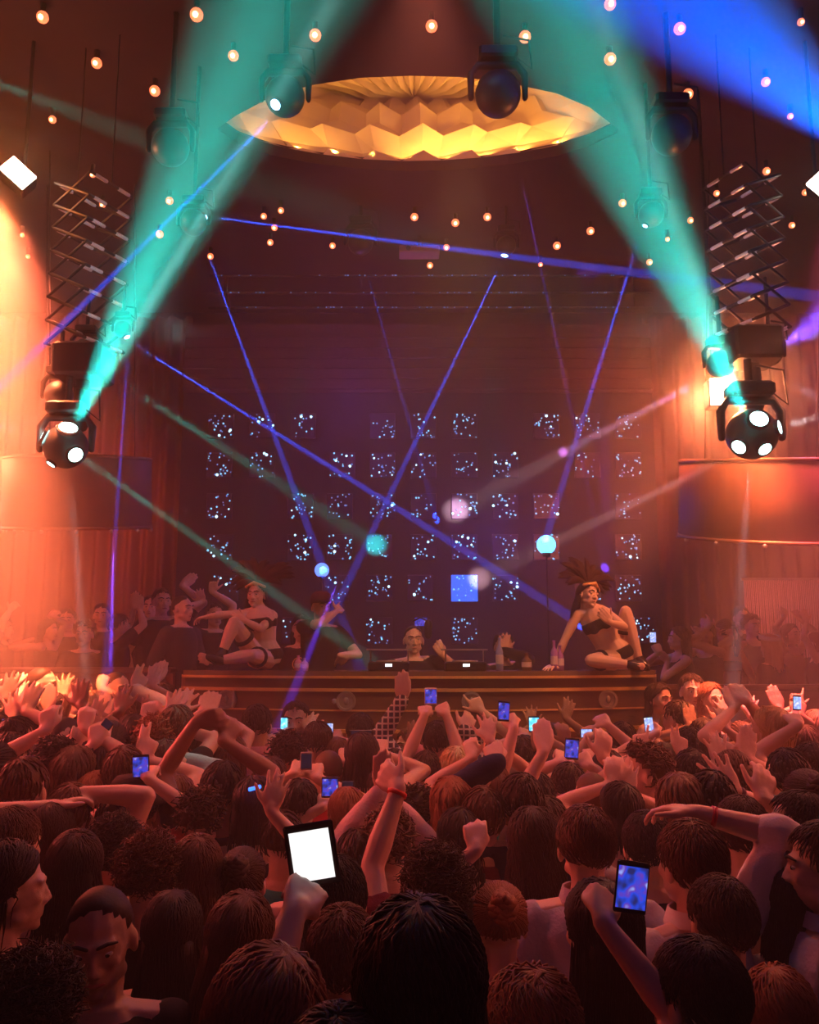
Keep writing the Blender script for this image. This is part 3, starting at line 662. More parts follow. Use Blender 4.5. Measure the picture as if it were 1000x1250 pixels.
# ---------------------------------------------------------------- fixtures
def lens_disc(B, c, nrm, r):
    nrm = unit(nrm); u = nrm.orthogonal().normalized(); w = nrm.cross(u)
    B.rings([[c + nrm * h + (u * math.cos(a) + w * math.sin(a)) * q for a in [2 * math.pi * i / 16 for i in range(16)]] for q, h in ((r, -.01), (r, .004), (r * .6, .008), (r * .1, .01))])
M_LENS = mat('lens_glow', (.6, 1, .95), emit=14, ec=(.45, 1, .92)); M_LENSB = mat('lens_blue', (.3, .5, 1), emit=10, ec=(.35, .6, 1)); M_LENSD = mat('lens_glass', (.05, .1, .12), .05, spec=.8)
M_TEALBODY = mat('fixture_shell', (.03, .04, .042), .4, .2, spec=.4)
for m in (M_LENS, M_LENSB): m.cycles.emission_sampling = 'NONE'
def moving_head(px, py, d, r, lenses, label, lm=None, hang=.3, tilt=0):
    c = at(px, py, d); o = thing('moving_head_light', label, 'stage light', c, 'multi-beam moving lights'); lm = lm or M_LENS
    B = MB(); B.ell((0, 0, 0), r, n=20, m=14); hd = B.obj('head', M_TEALBODY, o)
    for lx, ly, lr in lenses:
        q = at(lx, ly, d) - c; q = V(q.x, -math.sqrt(max(.0001, r * r - q.x ** 2 - q.z ** 2)) if q.x ** 2 + q.z ** 2 < r * r else 0, q.z); nn = q.normalized()
        b = MB(); b.rings([[nn * (r * .93 + h) + (nn.orthogonal().normalized() * math.cos(a) + nn.cross(nn.orthogonal().normalized()) * math.sin(a)) * qq for a in [2 * math.pi * i / 16 for i in range(16)]] for qq, h in ((lr * 1.3, 0), (lr * 1.3, r * .14), (lr, r * .15), (lr, r * .08))], False); hb = b.obj('lens_barrel', M_BLACK, hd, smooth=False)
        b = MB(); lens_disc(b, nn * (r * 1.04), nn, lr); b.obj('lens', lm, hb)
    B = MB(); w_ = r * 1.18; B.tube([(-w_, 0, -r * .15), (-w_, 0, r * .9), (-w_ * .75, 0, r * 1.35), (w_ * .75, 0, r * 1.35), (w_, 0, r * .9), (w_, 0, -r * .15)], [r * .13, r * .17, r * .17, r * .17, r * .17, r * .13], 8, flat=((0, 1, 0), 1.6)); B.obj('yoke', M_BLACK, o)
    B = MB(); B.box((0, 0, r * 1.75), (r * 1.7, r * 1.2, r * .55), None, r * .1); B.obj('base', M_BLACK, o, smooth=False)
    if hang == 'top': hang = CEIL - c.z - r * 2
    if hang:
        B = MB(); B.tube([(0, 0, r * 2), (0, 0, r * 2 + hang)], [r * .16, r * .16], 8); B.obj('hanging_pole', M_BLACK, o)
        B = MB(); B.tube([(r * .5, 0, r * 2), (r * 1.5, 0, r * 1.2), (r * 1.4, 0, r * 2.6), (r * .3, 0, r * 2.8)], [.008] * 4, 6); B.obj('cable', M_BLACK, o)
    return o
moving_head(80, 545, 6.0, .15, [(58, 535, .055), (90, 528, .06), (97, 558, .05), (66, 567, .03)], 'round moving light over the dark drum in orange glow, shooting a teal beam')
moving_head(918, 530, 6.0, .175, [(898, 548, .05), (915, 520, .06), (942, 527, .045), (925, 552, .045)], 'round moving light hanging in its yoke over the brown drum, shooting a teal beam')
moving_head(940, 432, 6.3, .09, [(938, 430, .05)], 'small moving light tucked beside the lift with a pale blue beam', M_LENSB, .4)
moving_head(880, 445, 6.2, .1, [], 'dark moving light on the lift above the white glare', None, .3)
moving_head(72, 482, 6.2, .1, [], 'dark moving light rim-lit orange between lift and teal fixture', None, .3)
moving_head(105, 428, 6.3, .09, [(108, 432, .02)], 'small dark moving light on the lift with a white pinpoint', M_LENSB, .2)
moving_head(348, 118, 5.4, .13, [(339, 135, .035)], 'dark moving light over the dome edge throwing a blue laser', M_LENSB, CEIL - at(348, 118, 5.4).z - .25)
moving_head(608, 115, 5.4, .15, [], 'big dark moving light hanging across the dome, lit teal from behind', None, max(.05, CEIL - at(608, 115, 5.4).z - .3))
moving_head(440, 296, 8.6, .13, [], 'dark moving light above the wood wall over the thin blue beam', None, 'top')
moving_head(820, 165, 5.8, .14, [], 'teal-rimmed dark moving light between two beams, beside the blue haze', None, 'top')
moving_head(208, 180, 5.8, .13, [], 'dark moving light with ringed edge beside the broad teal beam', None, 'top')
moving_head(236, 272, 6.4, .1, [(253, 266, .025)], 'moving light inside the teal haze throwing the long blue laser', M_LENSB, 'top')
moving_head(795, 262, 6.6, .1, [(780, 290, .02)], 'moving light inside the second teal beam with a steep blue laser', M_LENSB, 'top')
moving_head(618, 300, 8.6, .1, [(616, 312, .035)], 'small moving light meeting the long laser above the DJ', M_LENSB, 'top')
moving_head(150, 402, 6.0, .06, [(157, 415, .02)], 'tiny laser head at the edge of the broad teal beam', M_LENSB, .2)
def lift(px, py0, py1, d, s, label, nsec=7):
    """hanging pantograph: crossed bars on two sides joined by rungs"""
    top, bot = at(px, py0, d), at(px, py1, d); o = thing('scissor_lift', label, 'scissor lift', top, 'hanging pantographs')
    H_ = top.z - bot.z; rd = unit((.45, .9 * s, 0)); sd = unit((.9, -.45 * s, 0)); hw, rl = .17, .4
    for side in (0, 1):
        for i in range(nsec):
            z0, z1 = -H_ * i / nsec, -H_ * (i + 1) / nsec; off = rd * rl * (side - .5)
            for q in (1, -1):
                B = MB(); a, b = off + sd * hw * q + V(0, 0, z0), off - sd * hw * q + V(0, 0, z1); B.tube([a, b], [.013, .013], 6, flat=(tuple(rd), .5)); B.obj('scissor_bar', M_BLACK, o)
    for i in range(nsec + 1):
        for q in (1, -1):
            c = sd * hw * q + V(0, 0, -H_ * i / nsec); B = MB(); B.tube([c - rd * rl * .5, c + rd * rl * .5], [.011, .011], 6); r_ = B.obj('rung', M_BLACK, o)
            for e in (.3, -.25):
                b = MB(); b.tube([c + rd * rl * e - rd * .05, c + rd * rl * e + rd * .05], [.014, .014], 6); b.obj('sleeve', mat('polished_sleeve', (.85, .88, .92), .3, .4), r_)
    for q in (1, -1):
        B = MB(); B.tube([sd * hw * q, sd * hw * q + V(0, 0, CEIL - top.z)], [.006, .006], 5); B.obj('suspension_cable', M_BLACK, o)
    B = MB(); B.box((0, 0, -H_ - .12), (.34, .34, .24), None, .02); B.obj('motor_box', M_BLACK, o, smooth=False)
    B = MB(); B.tube([(0, 0, -H_ - .2), (0, 0, bot.z - top.z - .55)], [.05, .06], 10); B.obj('drop_column', M_BLACK, o)
lift(115, 232, 425, 6.1, 1, 'black scissor lift hanging in orange haze over the teal-beamed light')
lift(905, 222, 405, 6.1, -1, 'black scissor lift with bright rungs hanging in violet haze above the brown drum')
# blinders
M_HOT = mat('blinder_glow', (1, .9, .8), emit=16, ec=(1, .8, .6)); M_HOT.cycles.emission_sampling = 'NONE'
def blinder(px, py, d, w_, h_, yaw, roll, label):
    c = at(px, py, d); o = thing('blinder_light', label, 'stage light', c, 'blinders'); M = Matrix.Rotation(R(yaw), 3, 'Z') @ Matrix.Rotation(R(roll), 3, 'Y')
    B = MB(); B.box(M @ V(0, .08, 0), (w_ * 1.1, .14, h_ * 1.1), M, .01); B.obj('housing', M_BLACK, o, smooth=False)
    B = MB(); B.box(M @ V(0, 0, 0), (w_, .02, h_), M); B.obj('lit_face', M_HOT, o, smooth=False)
    B = MB(); B.tube([(0, .1, h_ * .4), (0, .1, CEIL - c.z)], [.015, .015], 6); B.obj('hanging_pole', M_BLACK, o)
    return c
c1 = blinder(22, 211, 6.0, .2, .14, 25, 38, 'square white-hot blinder hanging at the edge of the orange haze, high up')
c2 = blinder(1004, 222, 6.0, .16, .14, -25, -38, 'white-hot blinder cut off at the edge of the violet haze')
c3 = blinder(878, 478, 6.6, .13, .2, 0, 0, 'low white-yellow blinder glaring behind the yoke light over the drum')
# drums
def drum(px0, px1, py0, py1, d, label, m, lean_):
    a, b = at(px0, (py0 + py1) / 2, d), at(px1, (py0 + py1) / 2, d); cx = (a.x + b.x) / 2; r = (b.x - a.x) / 2; z1, z0 = at(500, py0, d).z, at(500, py1, d).z; h = z1 - z0
    o = thing('hanging_drum', label, 'drum', (cx, d, (z0 + z1) / 2), 'drums hung over the stage sides'); o.rotation_euler = (lean_, 0, 0)
    N_ = 48; B = MB(); Q = [2 * math.pi * i / N_ for i in range(N_)]
    B.rings([[(q * r * math.cos(t), q * r * math.sin(t), z) for t in Q] for q, z in ((.98, -h / 2), (1, -h / 2 + .02), (1, h / 2 - .02), (.98, h / 2))]); B.obj('shell', m, o)
    for z in (-h / 2 + .012, h / 2 - .012):
        B = MB(); B.rings([[(q * r * math.cos(t), q * r * math.sin(t), z + dz) for t in Q] for q, dz in ((1.0, -.014), (1.008, -.014), (1.008, .014), (1.0, .014))], False); B.obj('rim', mat('drum_rim', (.2, .1, .06), .4, .3), o)
    for i in range(14):
        t = Q[0] + 2 * math.pi * i / 14 + .1; B = MB(); B.ell((r * math.cos(t), r * math.sin(t), -h / 2 - .012), .018, n=8, m=6); B.obj('foot_stud', M_STEEL, o)
    for t in (.6, 2.5, 4.6):
        B = MB(); B.tube([(r * .8 * math.cos(t), r * .8 * math.sin(t), h / 2), (r * .8 * math.cos(t), r * .8 * math.sin(t), CEIL - z1)], [.006, .006], 5); B.obj('suspension_cable', M_BLACK, o)
drum(834, 1090, 562, 656, 7.4, 'large brown drum hanging under the yoke light in orange haze', mat('drum_skin', (.16, .07, .045), .55, kind='streak', sc_=30, c2=(.22, .1, .06)), .2)
drum(10, 182, 560, 645, 7.8, 'dark drum hanging under the teal fixture where the violet laser drops', mat('drum_skin_dark', (.1, .05, .045), .55, kind='streak', sc_=30, c2=(.14, .07, .05)), .16)
# laser end glows built as glowing balls, plus one small white lamp
def globe(px, py, d, r, c, e, label, pole):
    p = at(px, py, d); o = thing('glow_globe', label, 'lamp', p, 'blue globe lamps'); m = mat('globe_glow', c, emit=e, ec=c)
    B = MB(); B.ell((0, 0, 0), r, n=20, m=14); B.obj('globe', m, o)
    B = MB(); B.tube([(0, 0, -r), (0, 0, pole - p.z)], [.01, .01], 6); B.obj('stem', M_BLACK, o)
    B = MB(); B.tube([(0, 0, -r * 1.2), (0, 0, -r * .85)], [r * .4, r * .5], 12, cap=False); B.obj('collar', M_BLACK, o)
globe(393, 696, 9.3, .075, (.1, .22, 1), 2.2, 'blurred blue ball imitating the glow where a laser ends above the man in the cap', .95)
globe(667, 665, 9.3, .1, (.1, .55, 1), 3.0, 'bright cyan ball imitating a laser glow, on a thin stem above the seated dancer', .95)
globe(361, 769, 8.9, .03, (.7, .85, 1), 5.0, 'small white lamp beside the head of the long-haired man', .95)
o = thing('projector', 'slim pinkish projector bar above the stage wall, between bulbs', 'projector', at(512, 303, 9.2)); c_ = o.location
slab('housing', (-.22, 0, -.04), (.22, .2, .04), mat('pale_housing', (.35, .22, .24), .5), o, .01); slab('bracket', (-.02, .05, .04), (.02, .12, CEIL - c_.z), M_BLACK, o)
B = MB(); lens_disc(B, V(-.12, -.005, 0), (0, -1, 0), .025); B.obj('lens', M_LENSD, o)
o = thing('monitor', 'small blue-lit monitor on a stand behind the head of the DJ', 'monitor', at(514, 759, 8.8)); z_ = o.location.z
slab('bezel', (-.07, 0, -.05), (.07, .02, .05), M_BLACK, o, .004); slab('screen', (-.06, -.004, -.04), (.06, 0, .04), SCREENS['stage'], o); slab('stand', (-.015, .005, .96 - z_), (.015, .02, -.05), M_BLACK, o)
# beaded glass screen at the far side
o = thing('bead_curtain', 'pale pink bead curtain hanging behind the guests beside the side curtain', 'bead curtain', (at(965, 715, 10.7).x, 10.7, 2.6))
B = MB(); r2 = random.Random(3)
for i in range(70):
    x = -.55 + 1.1 * i / 69; B.tube([(x, r2.uniform(-.02, .02), -.35), (x, 0, .55)], [.006, .006], 4)
B.obj('strands', mat('bead_glass', (.8, .55, .6), .2, spec=.8), o, kind := None) if False else tag(B.obj('strands', mat('bead_glass', (.8, .55, .6), .2, spec=.8), o), kind='stuff')
slab('rod', (-.58, -.015, .55), (.58, .015, .58), M_STEEL, o)
# ---------------------------------------------------------------- beams through the haze
def beam(a, b, deg, w_, c, blend=.3, r=.006, name='laser'):
    p, q = at(*a), at(*b); dd = unit(q - p); return spot(name, p + dd * .02, q, deg, w_, c, blend, r)
def wash(a, b, deg, w_, c, blend=.6, name='beam'): return beam(a, b, deg, w_, c, blend, .02, name)
LB = (.015, .08, 1); LV = (.15, .06, 1)
beam((339, 137, 5.22), (-20, 492, 5.5), 1.5, 225000, LB, .5); beam((257, 265, 6.25), (800, 336, 6.4), 1.3, 285000, LB)
beam((616, 313, 8.45), (418, 725, 8.9), 1.5, 180000, LB); beam((157, 416, 5.85), (620, 705, 9.4), 1.3, 255000, LB)
beam((252, 305, 6.8), (395, 695, 9.2), 1.8, 135000, LB, .5); beam((780, 292, 6.45), (667, 655, 9.2), 1.7, 135000, LB, .5)
beam((445, 322, 8.4), (512, 560, 10), 1.3, 60000, LB, .5); beam((635, 210, 6.5), (738, 690, 10.56), 1.1, 52500, LV, .5)
beam((157, 420, 5.85), (148, 548, 5.9), 1.6, 45000, LB); beam((139, 652, 7.2), (134, 868, 7.4), 2.2, 39000, LV)
beam((420, 690, 7.4), (340, 890, 6.7), 4, 18000, LV, .6)
beam((757, 905, 8.1), (735, 560, 9.2), 4, 5000, LV, .8)
wash((88, 550, 5.75), (400, 770, 7.6), 2.8, 20000, TEAL); wash((152, 470, 5.8), (420, 640, 9.6), 3.4, 15000, TEAL, 1)
wash((85, 575, 5.75), (98, 740, 6.2), 3, 9000, (.6, .9, .9)); wash((60, 538, 5.75), (-60, 500, 5.5), 5, 9000, (.9, .85, .9)); wash((62, 418, 6.0), (-60, 375, 5.7), 5, 9000, (.8, .85, .9))
wash((945, 428, 6.1), (1060, 385, 5.8), 3.5, 18000, (.35, .6, 1)); wash((950, 522, 5.75), (1060, 492, 5.5), 4, 14000, (.95, .8, .95)); wash((950, 460, 5.9), (1060, 520, 5.5), 4, 9000, (.9, .6, .9))
wash((862, 462, 6.1), (600, 600, 9.6), 4.2, 14000, (1, .65, .7), 1); wash((890, 558, 5.72), (680, 660, 8.4), 3.6, 14000, (1, .6, .6), 1); wash((915, 562, 5.72), (905, 700, 6.0), 4, 6000, (.9, .8, .9))
wash((862, 462, 6.1), (730, 530, 9), 1.6, 26000, (.8, .25, 1), .8)
# broad teal beams
inner = lambda a, b, deg, w_, c, blend=.7: spot('beam', at(*a), at(*b), deg, w_, c, blend, .03)
inner((90, 524, 5.74), (365, -60, 4.4), 19, 17000, (0, .8, .66)); inner((90, 524, 5.74), (345, -40, 4.4), 7, 12000, (.02, 1, .85)); inner((90, 524, 5.74), (250, 260, 5.3), 2.6, 60000, (.5, 1, .95), 1)
inner((914, 515, 5.72), (650, -60, 4.4), 18, 17000, (0, .8, .66)); inner((914, 515, 5.72), (670, -40, 4.4), 7, 12000, (.02, 1, .85)); inner((914, 515, 5.72), (872, 400, 5.6), 3.5, 30000, (.6, 1, .95), 1)
inner((1080, 205, 5.6), (760, -60, 4.6), 24, 40000, (.0, .1, 1), 1); inner((1080, 200, 5.6), (900, -40, 4.4), 11, 16000, (.03, .2, 1), 1)
inner((-60, 80, 6), (330, 230, 7), 9, 2500, TEAL, 1); inner((955, 425, 6.1), (1080, 330, 6.2), 34, 7000, (.12, .06, 1), 1)
# orange glow and washes
spot('blinder_wash', c1 + V(-.1, -.1, -.12), at(-60, 900, 6.0), 46, 15000, (1, .17, .06), 1, .12)
point('blinder_wash', c1 + V(0, -.25, -.05), 45, (1, .25, .06), .1)
spot('blinder_wash', c1 + V(-.1, .2, -.3), at(40, 620, 10.5), 44, 3000, (1, .14, .06), 1, .12)
spot('blinder_wash', c2 + V(.1, -.1, -.12), at(1015, 900, 6.2), 36, 2600, (1, .1, .22), 1, .12)
point('side_fill', (-3.75, 7.4, 3.9), 100, (1, .13, .06), .15)  # unseen fill added beyond the left edge for orange glow
point('blinder_wash', c3 + V(-.02, -.14, 0), 150, (1, .24, .07), .1)
spot('blinder_wash', c3 + V(-.06, .02, .0), at(925, 600, 10.2), 88, 4200, (1, .17, .06), .8, .12)
spot('blinder_wash', c3 + V(.1, -.2, -.05), at(980, 900, 6.3), 56, 2200, (1, .18, .07), 1, .12)
spot('front_wash', (-4.9, 8.6, 3.8), (-2.4, 6.0, 1.6), 62, 420, (1, .09, .07), .8, .15)
spot('front_wash', (3.9, 8.4, 3.6), (2.2, 5.2, 1.5), 62, 420, (1, .16, .08), .8, .15)
spot('front_wash', (.1, 4.7, 6.3), (0, 4.0, 1.5), 56, 360, (1, .2, .12), .8, .15)
spot('front_wash', (2.2, 5.4, 4.4), (1.1, 2.2, 1.5), 46, 110, (1, .22, .13), .8, .15)
spot('front_wash', (-2.2, 5.4, 4.4), (-1.0, 2.4, 1.5), 46, 90, (1, .12, .09), .8, .15)
spot('side_fill', (-4.6, 3.6, 3.9), (.2, 4.0, 1.6), 50, 290, (1, .1, .07), .9, .15)  # unseen side fills brightening arms and crowd
spot('side_fill', (-4.4, 5.6, 3.3), (-1.9, 4.6, 1.7), 44, 640, (1, .1, .085), .9, .15)
spot('side_fill', (4.4, 5.4, 3.3), (2.0, 4.6, 1.7), 44, 400, (1, .15, .09), .9, .15)
spot('side_fill', (4.6, 3.4, 3.9), (0, 3.7, 1.6), 50, 230, (1, .17, .09), .9, .15)
spot('lift_fill', (-.8, 3.2, 3.4), at(110, 320, 6.1), 16, 160, (.6, .9, 1), .6, .05)  # unseen fills added to brighten the lifts
spot('lift_fill', (.8, 3.2, 3.4), at(905, 310, 6.1), 16, 160, (.7, .85, 1), .6, .05)
spot('lift_fill', (-.9, 3.4, 3.3), at(80, 545, 6), 7, 60, (.2, 1, .85), .6, .05)  # unseen teal fills added to light the moving-head bodies
spot('lift_fill', (.9, 3.4, 3.3), at(918, 530, 6), 7, 60, (.2, 1, .85), .6, .05)
spot('teal_accent', (.6, 6.3, 4.6), at(600, 935, 4.9), 9, 170, TEAL, .8, .04)
spot('teal_accent', (-.7, 6.3, 4.6), at(225, 915, 4.8), 8, 150, TEAL, .8, .04)
spot('stage_front', (3.4, 5.2, 4.6), (1.3, 7.6, 2.4), 30, 230, (1, .3, .12), .8, .1)
spot('stage_front', (-3.6, 5.2, 4.6), (-1.5, 7.9, 2.4), 34, 230, (1, .12, .08), .8, .1)
spot('booth_wash', (.3, 4.4, 5.2), (.2, 7.2, 1.9), 42, 290, (1, .42, .15), .8, .1)
spot('crowd_top', (-.6, 1.4, 5.6), (0, 3.4, 1.5), 80, 16, (1, .14, .14), 1, .2)
spot('crowd_back', (1.2, -1.6, 4.4), (.3, 2.6, 1.5), 60, 9, (.6, .25, 1), 1, .4)  # unseen weak violet fill from behind the camera
point('stage_glow', (-3.9, 9.8, 2.9), 8, (1, .1, .08), .3); point('stage_glow', (3.9, 9.8, 3.0), 20, (1, .18, .06), .3)
point('stage_violet', (-.6, 9.4, 5.0), 40, (.28, .08, .5), .3); point('stage_violet', (.9, 9.4, 3.6), 30, (.25, .07, .8), .3)
# the haze itself, with thicker smoke volumes added to keep the side glow local
def smoke(name, c, r, dens, label):
    m = bpy.data.materials.new(name); m.use_nodes = True; nt = m.node_tree; nt.nodes.clear()
    o_ = nt.nodes.new('ShaderNodeOutputMaterial'); v_ = nt.nodes.new('ShaderNodeVolumeScatter'); v_.inputs['Density'].default_value = dens; v_.inputs['Anisotropy'].default_value = .1
    nt.links.new(v_.outputs[0], o_.inputs['Volume']); B = MB(); B.ell((0, 0, 0), r, n=32, m=20); tag(B.obj(name, m, loc=c), label, 'smoke', kind='stuff')
smoke('glow_smoke', (-3.3, 6.9, 3.7), (1.25, 1.5, 2.4), .07, 'added thicker smoke that holds the orange glow below the high blinder')
smoke('glow_smoke', (3.45, 9.0, 4.1), (1.5, 1.2, 2.0), .09, 'added thicker smoke that holds the orange glow round the low glaring blinder')
smoke('glow_smoke', (-3.35, 6.8, 3.6), (.8, 1.0, 2.0), .07, 'densest inner core of the added glow smoke below the high blinder')
smoke('glow_smoke', (2.5, 6.75, 4.25), (.55, .6, .6), .12, 'densest inner core of the added glow smoke at the low blinder')
m = bpy.data.materials.new('haze'); m.use_nodes = True; nt = m.node_tree; nt.nodes.clear()
o_ = nt.nodes.new('ShaderNodeOutputMaterial'); v_ = nt.nodes.new('ShaderNodeVolumeScatter'); v_.inputs['Density'].default_value = HAZE; v_.inputs['Anisotropy'].default_value = .1
nt.links.new(v_.outputs[0], o_.inputs['Volume'])
hz = slab('haze', (-5.95, -2.3, .02), (5.95, 11.45, CEIL - .03), m); hz['kind'] = 'stuff'; tag(hz, 'thin smoke haze filling the whole club room and catching the beams', 'haze')
# ================================================================ the crowd
BLK, NAVY, WHITE, GREY, LAV, MAR, REDC, TEALC, YEL, PINK, TANC, GRN, ORG, BLUEC, BROWN = (.018, .014, .016), (.02, .03, .09), (.7, .66, .64), (.2, .18, .19), (.42, .4, .52), (.16, .02, .04), (.5, .02, .03), (.05, .45, .4), (.75, .55, .12), (.7, .3, .35), (.55, .42, .28), (.1, .35, .15), (.75, .28, .05), (.05, .12, .5), (.1, .05, .03)
PLAID = cloth((.03, .03, .05), 'plaid', (.6, .55, .5), 9); STRIPE = cloth((.3, .28, .35), 'stripe', (.5, .48, .55), 20); PRINT = cloth((.7, .6, .55), 'print', (.1, .08, .15), 22)
GN, GM, GF = 'clubbers close to the camera', 'clubbers in the middle of the floor', 'clubbers near the booth'
def C(px, py, d, label, **k):
    if 'group' not in k: k['group'] = GN if d < 3 else GM if d < 5 else GF
    return person(px, py, d, label, **k)
def band(J, a, c, r=.031, t=.9, name='wristband', g=0):
    B = MB(); E, W = J['E' + a], J['W' + a]; B.tube([E.lerp(W, t), E.lerp(W, t + .055)], [r * J['k']] * 2, 12, cap=False); B.obj(name, mat('wristband', c, .4, emit=g, ec=c) if g else mat('wristband', c, .4), J['o'])
# ---- nearest row
C(512, 1212, 1.33, 'person with a big dark wavy mane seen from behind, centre bottom, filling most height', sex='f', hair='wavy', hc='dark', top=('tank', BLK))
C(318, 1262, 1.4, 'person with reddish-brown hair sweeping down to the bottom edge beside the big dark mane', sex='f', hair='wavy', hc='red', top=('tank', BLK), head=(0, -5, 14))
C(38, 1250, 1.75, 'person with dark curls and a lit ear, below the buzz-cut man', hair='curly', top=('tee', BLK), skin='tan')
C(122, 1150, 2.1, 'buzz-cut person in black turned to the camera, face bowed down', hair='buzz', hc='dark', top=('long', BLK), yaw=170, head=(0, -10, 4), face=True, skin='tan')
C(211, 1140, 2.45, 'person with long straight black hair beside the buzz-cut man who faces back', sex='f', hair='long', hc='black', top=('tank', BLK))
C(292, 1150, 2.2, 'person with long brown hair rim-lit pink, below the small topknot', sex='f', hair='long', hc='brown', top=('tank', BLK), head=(0, 0, 6))
J = C(296, 1080, 2.9, 'person with dark tied-up hair and glowing ears, open palm raised beside the tablet', sex='f', hair='bun', hc='dark', top=('tank', BLK), arms=('fold', (330, 990, 342, 938, 'o')))
C(408, 1105, 2.35, 'short-haired person with one red-lit ear, right under the white tablet', hair='short', hc='black', top=('tee', BLK), skin='tan')
C(418, 1172, 2.1, 'person with a reddish sheen on short brown hair beside the big dark mane', hair='short', hc='brown', top=('tee', BLK))
J = C(412, 1350, 1.25, 'person mostly below the frame whose bare arm lifts the glowing tablet', sex='f', hair='bob', hc='black', top=('tank', BLK), near=True, arms=(None, (360, 1112, 380, 1080, 'g', .45, None, (-.5, 0, -1))))
o = thing('tablet', 'tablet with blank white screen held over the heads by one bare arm', 'tablet', at(381, 1043, 1.84))
M = Matrix.Rotation(R(-9), 3, 'Y') @ Matrix.Rotation(R(6), 3, 'X'); B = MB(); B.box((0, 0, 0), (.098, .009, .122), M, .004); B.obj('case', mat('tablet_case', (.02, .015, .015), .35), o, smooth=False)
B = MB(); B.box(M @ V(0, -.0052, 0), (.078, .0014, .095), M); B.obj('screen', SCREENS['white'], o, smooth=False)
B = MB(); B.ell(M @ V(0, -.005, -.054), (.004, .002, .004)); B.obj('home_button', mat('lens_dark', (.01, .01, .012), .1), o)
J = C(532, 1092, 2.55, 'curly-haired person in maroon, thick forearm with red wristband pointing toward the stage', hair='curly', hc='dark', top=('tee', MAR), skin='fair', arms=(None, (487, 962, 455, 938, 'r', .2)), lean=(6, -6))
band(J, 'L', (.8, .03, .03), .034)
J = C(610, 1130, 2.5, 'person with ginger hair twisted in a bun, raising one half-closed hand', sex='f', hair='bun', hc='red', top=('tank', BLK), arms=(None, (582, 1038, 580, 990, 'c')))
J = C(650, 1262, 1.72, 'person with loose ginger curls and red top, holding up a phone with blue picture', sex='f', hair='longcurl', hc='red', top=('tee', REDC), arms=((735, 1125, 762, 1085, 'g', .15, None, (.9, .1, -.6)), None))
phone(771, 1083, 1.84, 38, 58, 'big phone with violet-blue stage picture held above the red sleeve', 'stage', tilt=8)
C(715, 1036, 2.75, 'person with neat dark brown hair, bare neck and pale lavender collar, seen from behind', hair='short', hc='brown', top=('shirt', cloth(LAV)), arms=(None, None))
C(733, 1140, 2.1, 'person with long black hair behind the arm that holds the blue phone', sex='f', hair='long', hc='black', top=('tank', BLK), head=(-25, 0, 0))
J = C(842, 1058, 2.55, 'person in white shirt, rolled sleeve arm bent over the head toward a tiny camera', hair='short', hc='brown', top=('rolled', cloth(WHITE)), yaw=-25, arms=((850, 992, 796, 988, 'r', .1, (0, 0, -1), (1, 0, .9)), None))
band(J, 'R', (.5, .02, .06), .033, .78)
C(880, 1128, 2.35, 'person with thick dark hair directly behind the white-shirted back', hair='short', hc='dark', top=('tee', BLK), skin='tan', head=(-10, 0, 0))
C(850, 1222, 1.85, 'person with big dark short hair and lit cheek, at the bottom beside long black hair', hair='short', hc='dark', top=('tee', BLK), yaw=-35)
C(950, 1240, 2.1, 'person with dark red wavy hair low beside the lavender-shirted man', sex='f', hair='wavy', hc='red', top=('tank', BLK))
C(1006, 1062, 2.5, 'person in lavender shirt at the edge of the frame, face in profile', hair='short', hc='dark', top=('shirt', cloth(LAV)), yaw=-70, face=True, skin='fair')
C(972, 1015, 2.95, 'person with cropped dark hair and pointed profile wearing a tan shirt, chin up', hair='short', hc='black', top=('shirt', cloth(TANC)), yaw=-78, head=(0, 10, 0), face=True)
C(964, 1100, 2.6, 'person with long black hair between the tan and the lavender shirts', sex='f', hair='long', hc='black', top=('tank', BLK))
C(10, 1088, 2.3, 'person cut off at the edge, dark fringe over lit cheek and chin', sex='f', hair='bob', hc='dark', top=('long', BLK), yaw=60)
C(92, 1062, 2.8, 'person with shoulder-length dark hair in front of the blue shirt', sex='f', hair='bob', hc='dark', top=('tank', NAVY))
C(182, 1072, 2.75, 'person with rounded dark-brown hair beside the pointing forearm', hair='curly', hc='brown', top=('tee', BLK))
C(240, 1066, 2.85, 'person with wide dark-brown hair to the side of the topknot', sex='f', hair='bob', hc='brown', top=('tank', BLK))
C(790, 1035, 3.1, 'person with dark hair half hidden behind the blue phone', hair='short', hc='black', top=('tee', BLK))
# ---- middle
C(652, 1030, 3.0, 'person with a big dark mass of hair beside the lavender collar', sex='f', hair='wavy', hc='dark', top=('tank', BLK))
C(28, 968, 3.4, 'person with cropped reddish-brown hair in the red light by the edge, blue shirt', hair='short', hc='brown', top=('tee', BLUEC), skin='fair')
J = C(86, 1000, 3.3, 'person laying a forearm flat over the head, blue shirt below', hair='short', hc='brown', top=('tee', BLUEC), arms=((95, 968, 62, 985, 'r', -.02, None, (1, 0, .6)), (60, 985, 100, 972, 'r', -.12, (0, 0, -1), (-1, 0, -.4))))
C(118, 975, 3.9, 'person with orange-lit wavy hair behind the forearm-over-head man', sex='f', hair='wavy', hc='red', top=('tank', PINK))
C(166, 992, 3.6, 'person in a dark brimmed hat under the raised blue phone', hair='short', hc='black', top=('tee', BLK), skin='tan')
hat = at(166, 978, 3.79); o = thing('hat', 'dark round hat with brim on the head below the blue phone', 'hat', hat); B = MB(); B.rings([[(q * math.cos(a), q * math.sin(a), z) for a in [2 * math.pi * i / 20 for i in range(20)]] for q, z in ((.15, .0), (.155, .008), (.1, .012), (.098, .08), (.08, .1), (.02, .105))]); B.obj('felt', cloth(BLK), o)
C(214, 978, 3.9, 'person with long chestnut hair under the pale grey jacket', sex='f', hair='long', hc='brown', top=('tank', MAR))
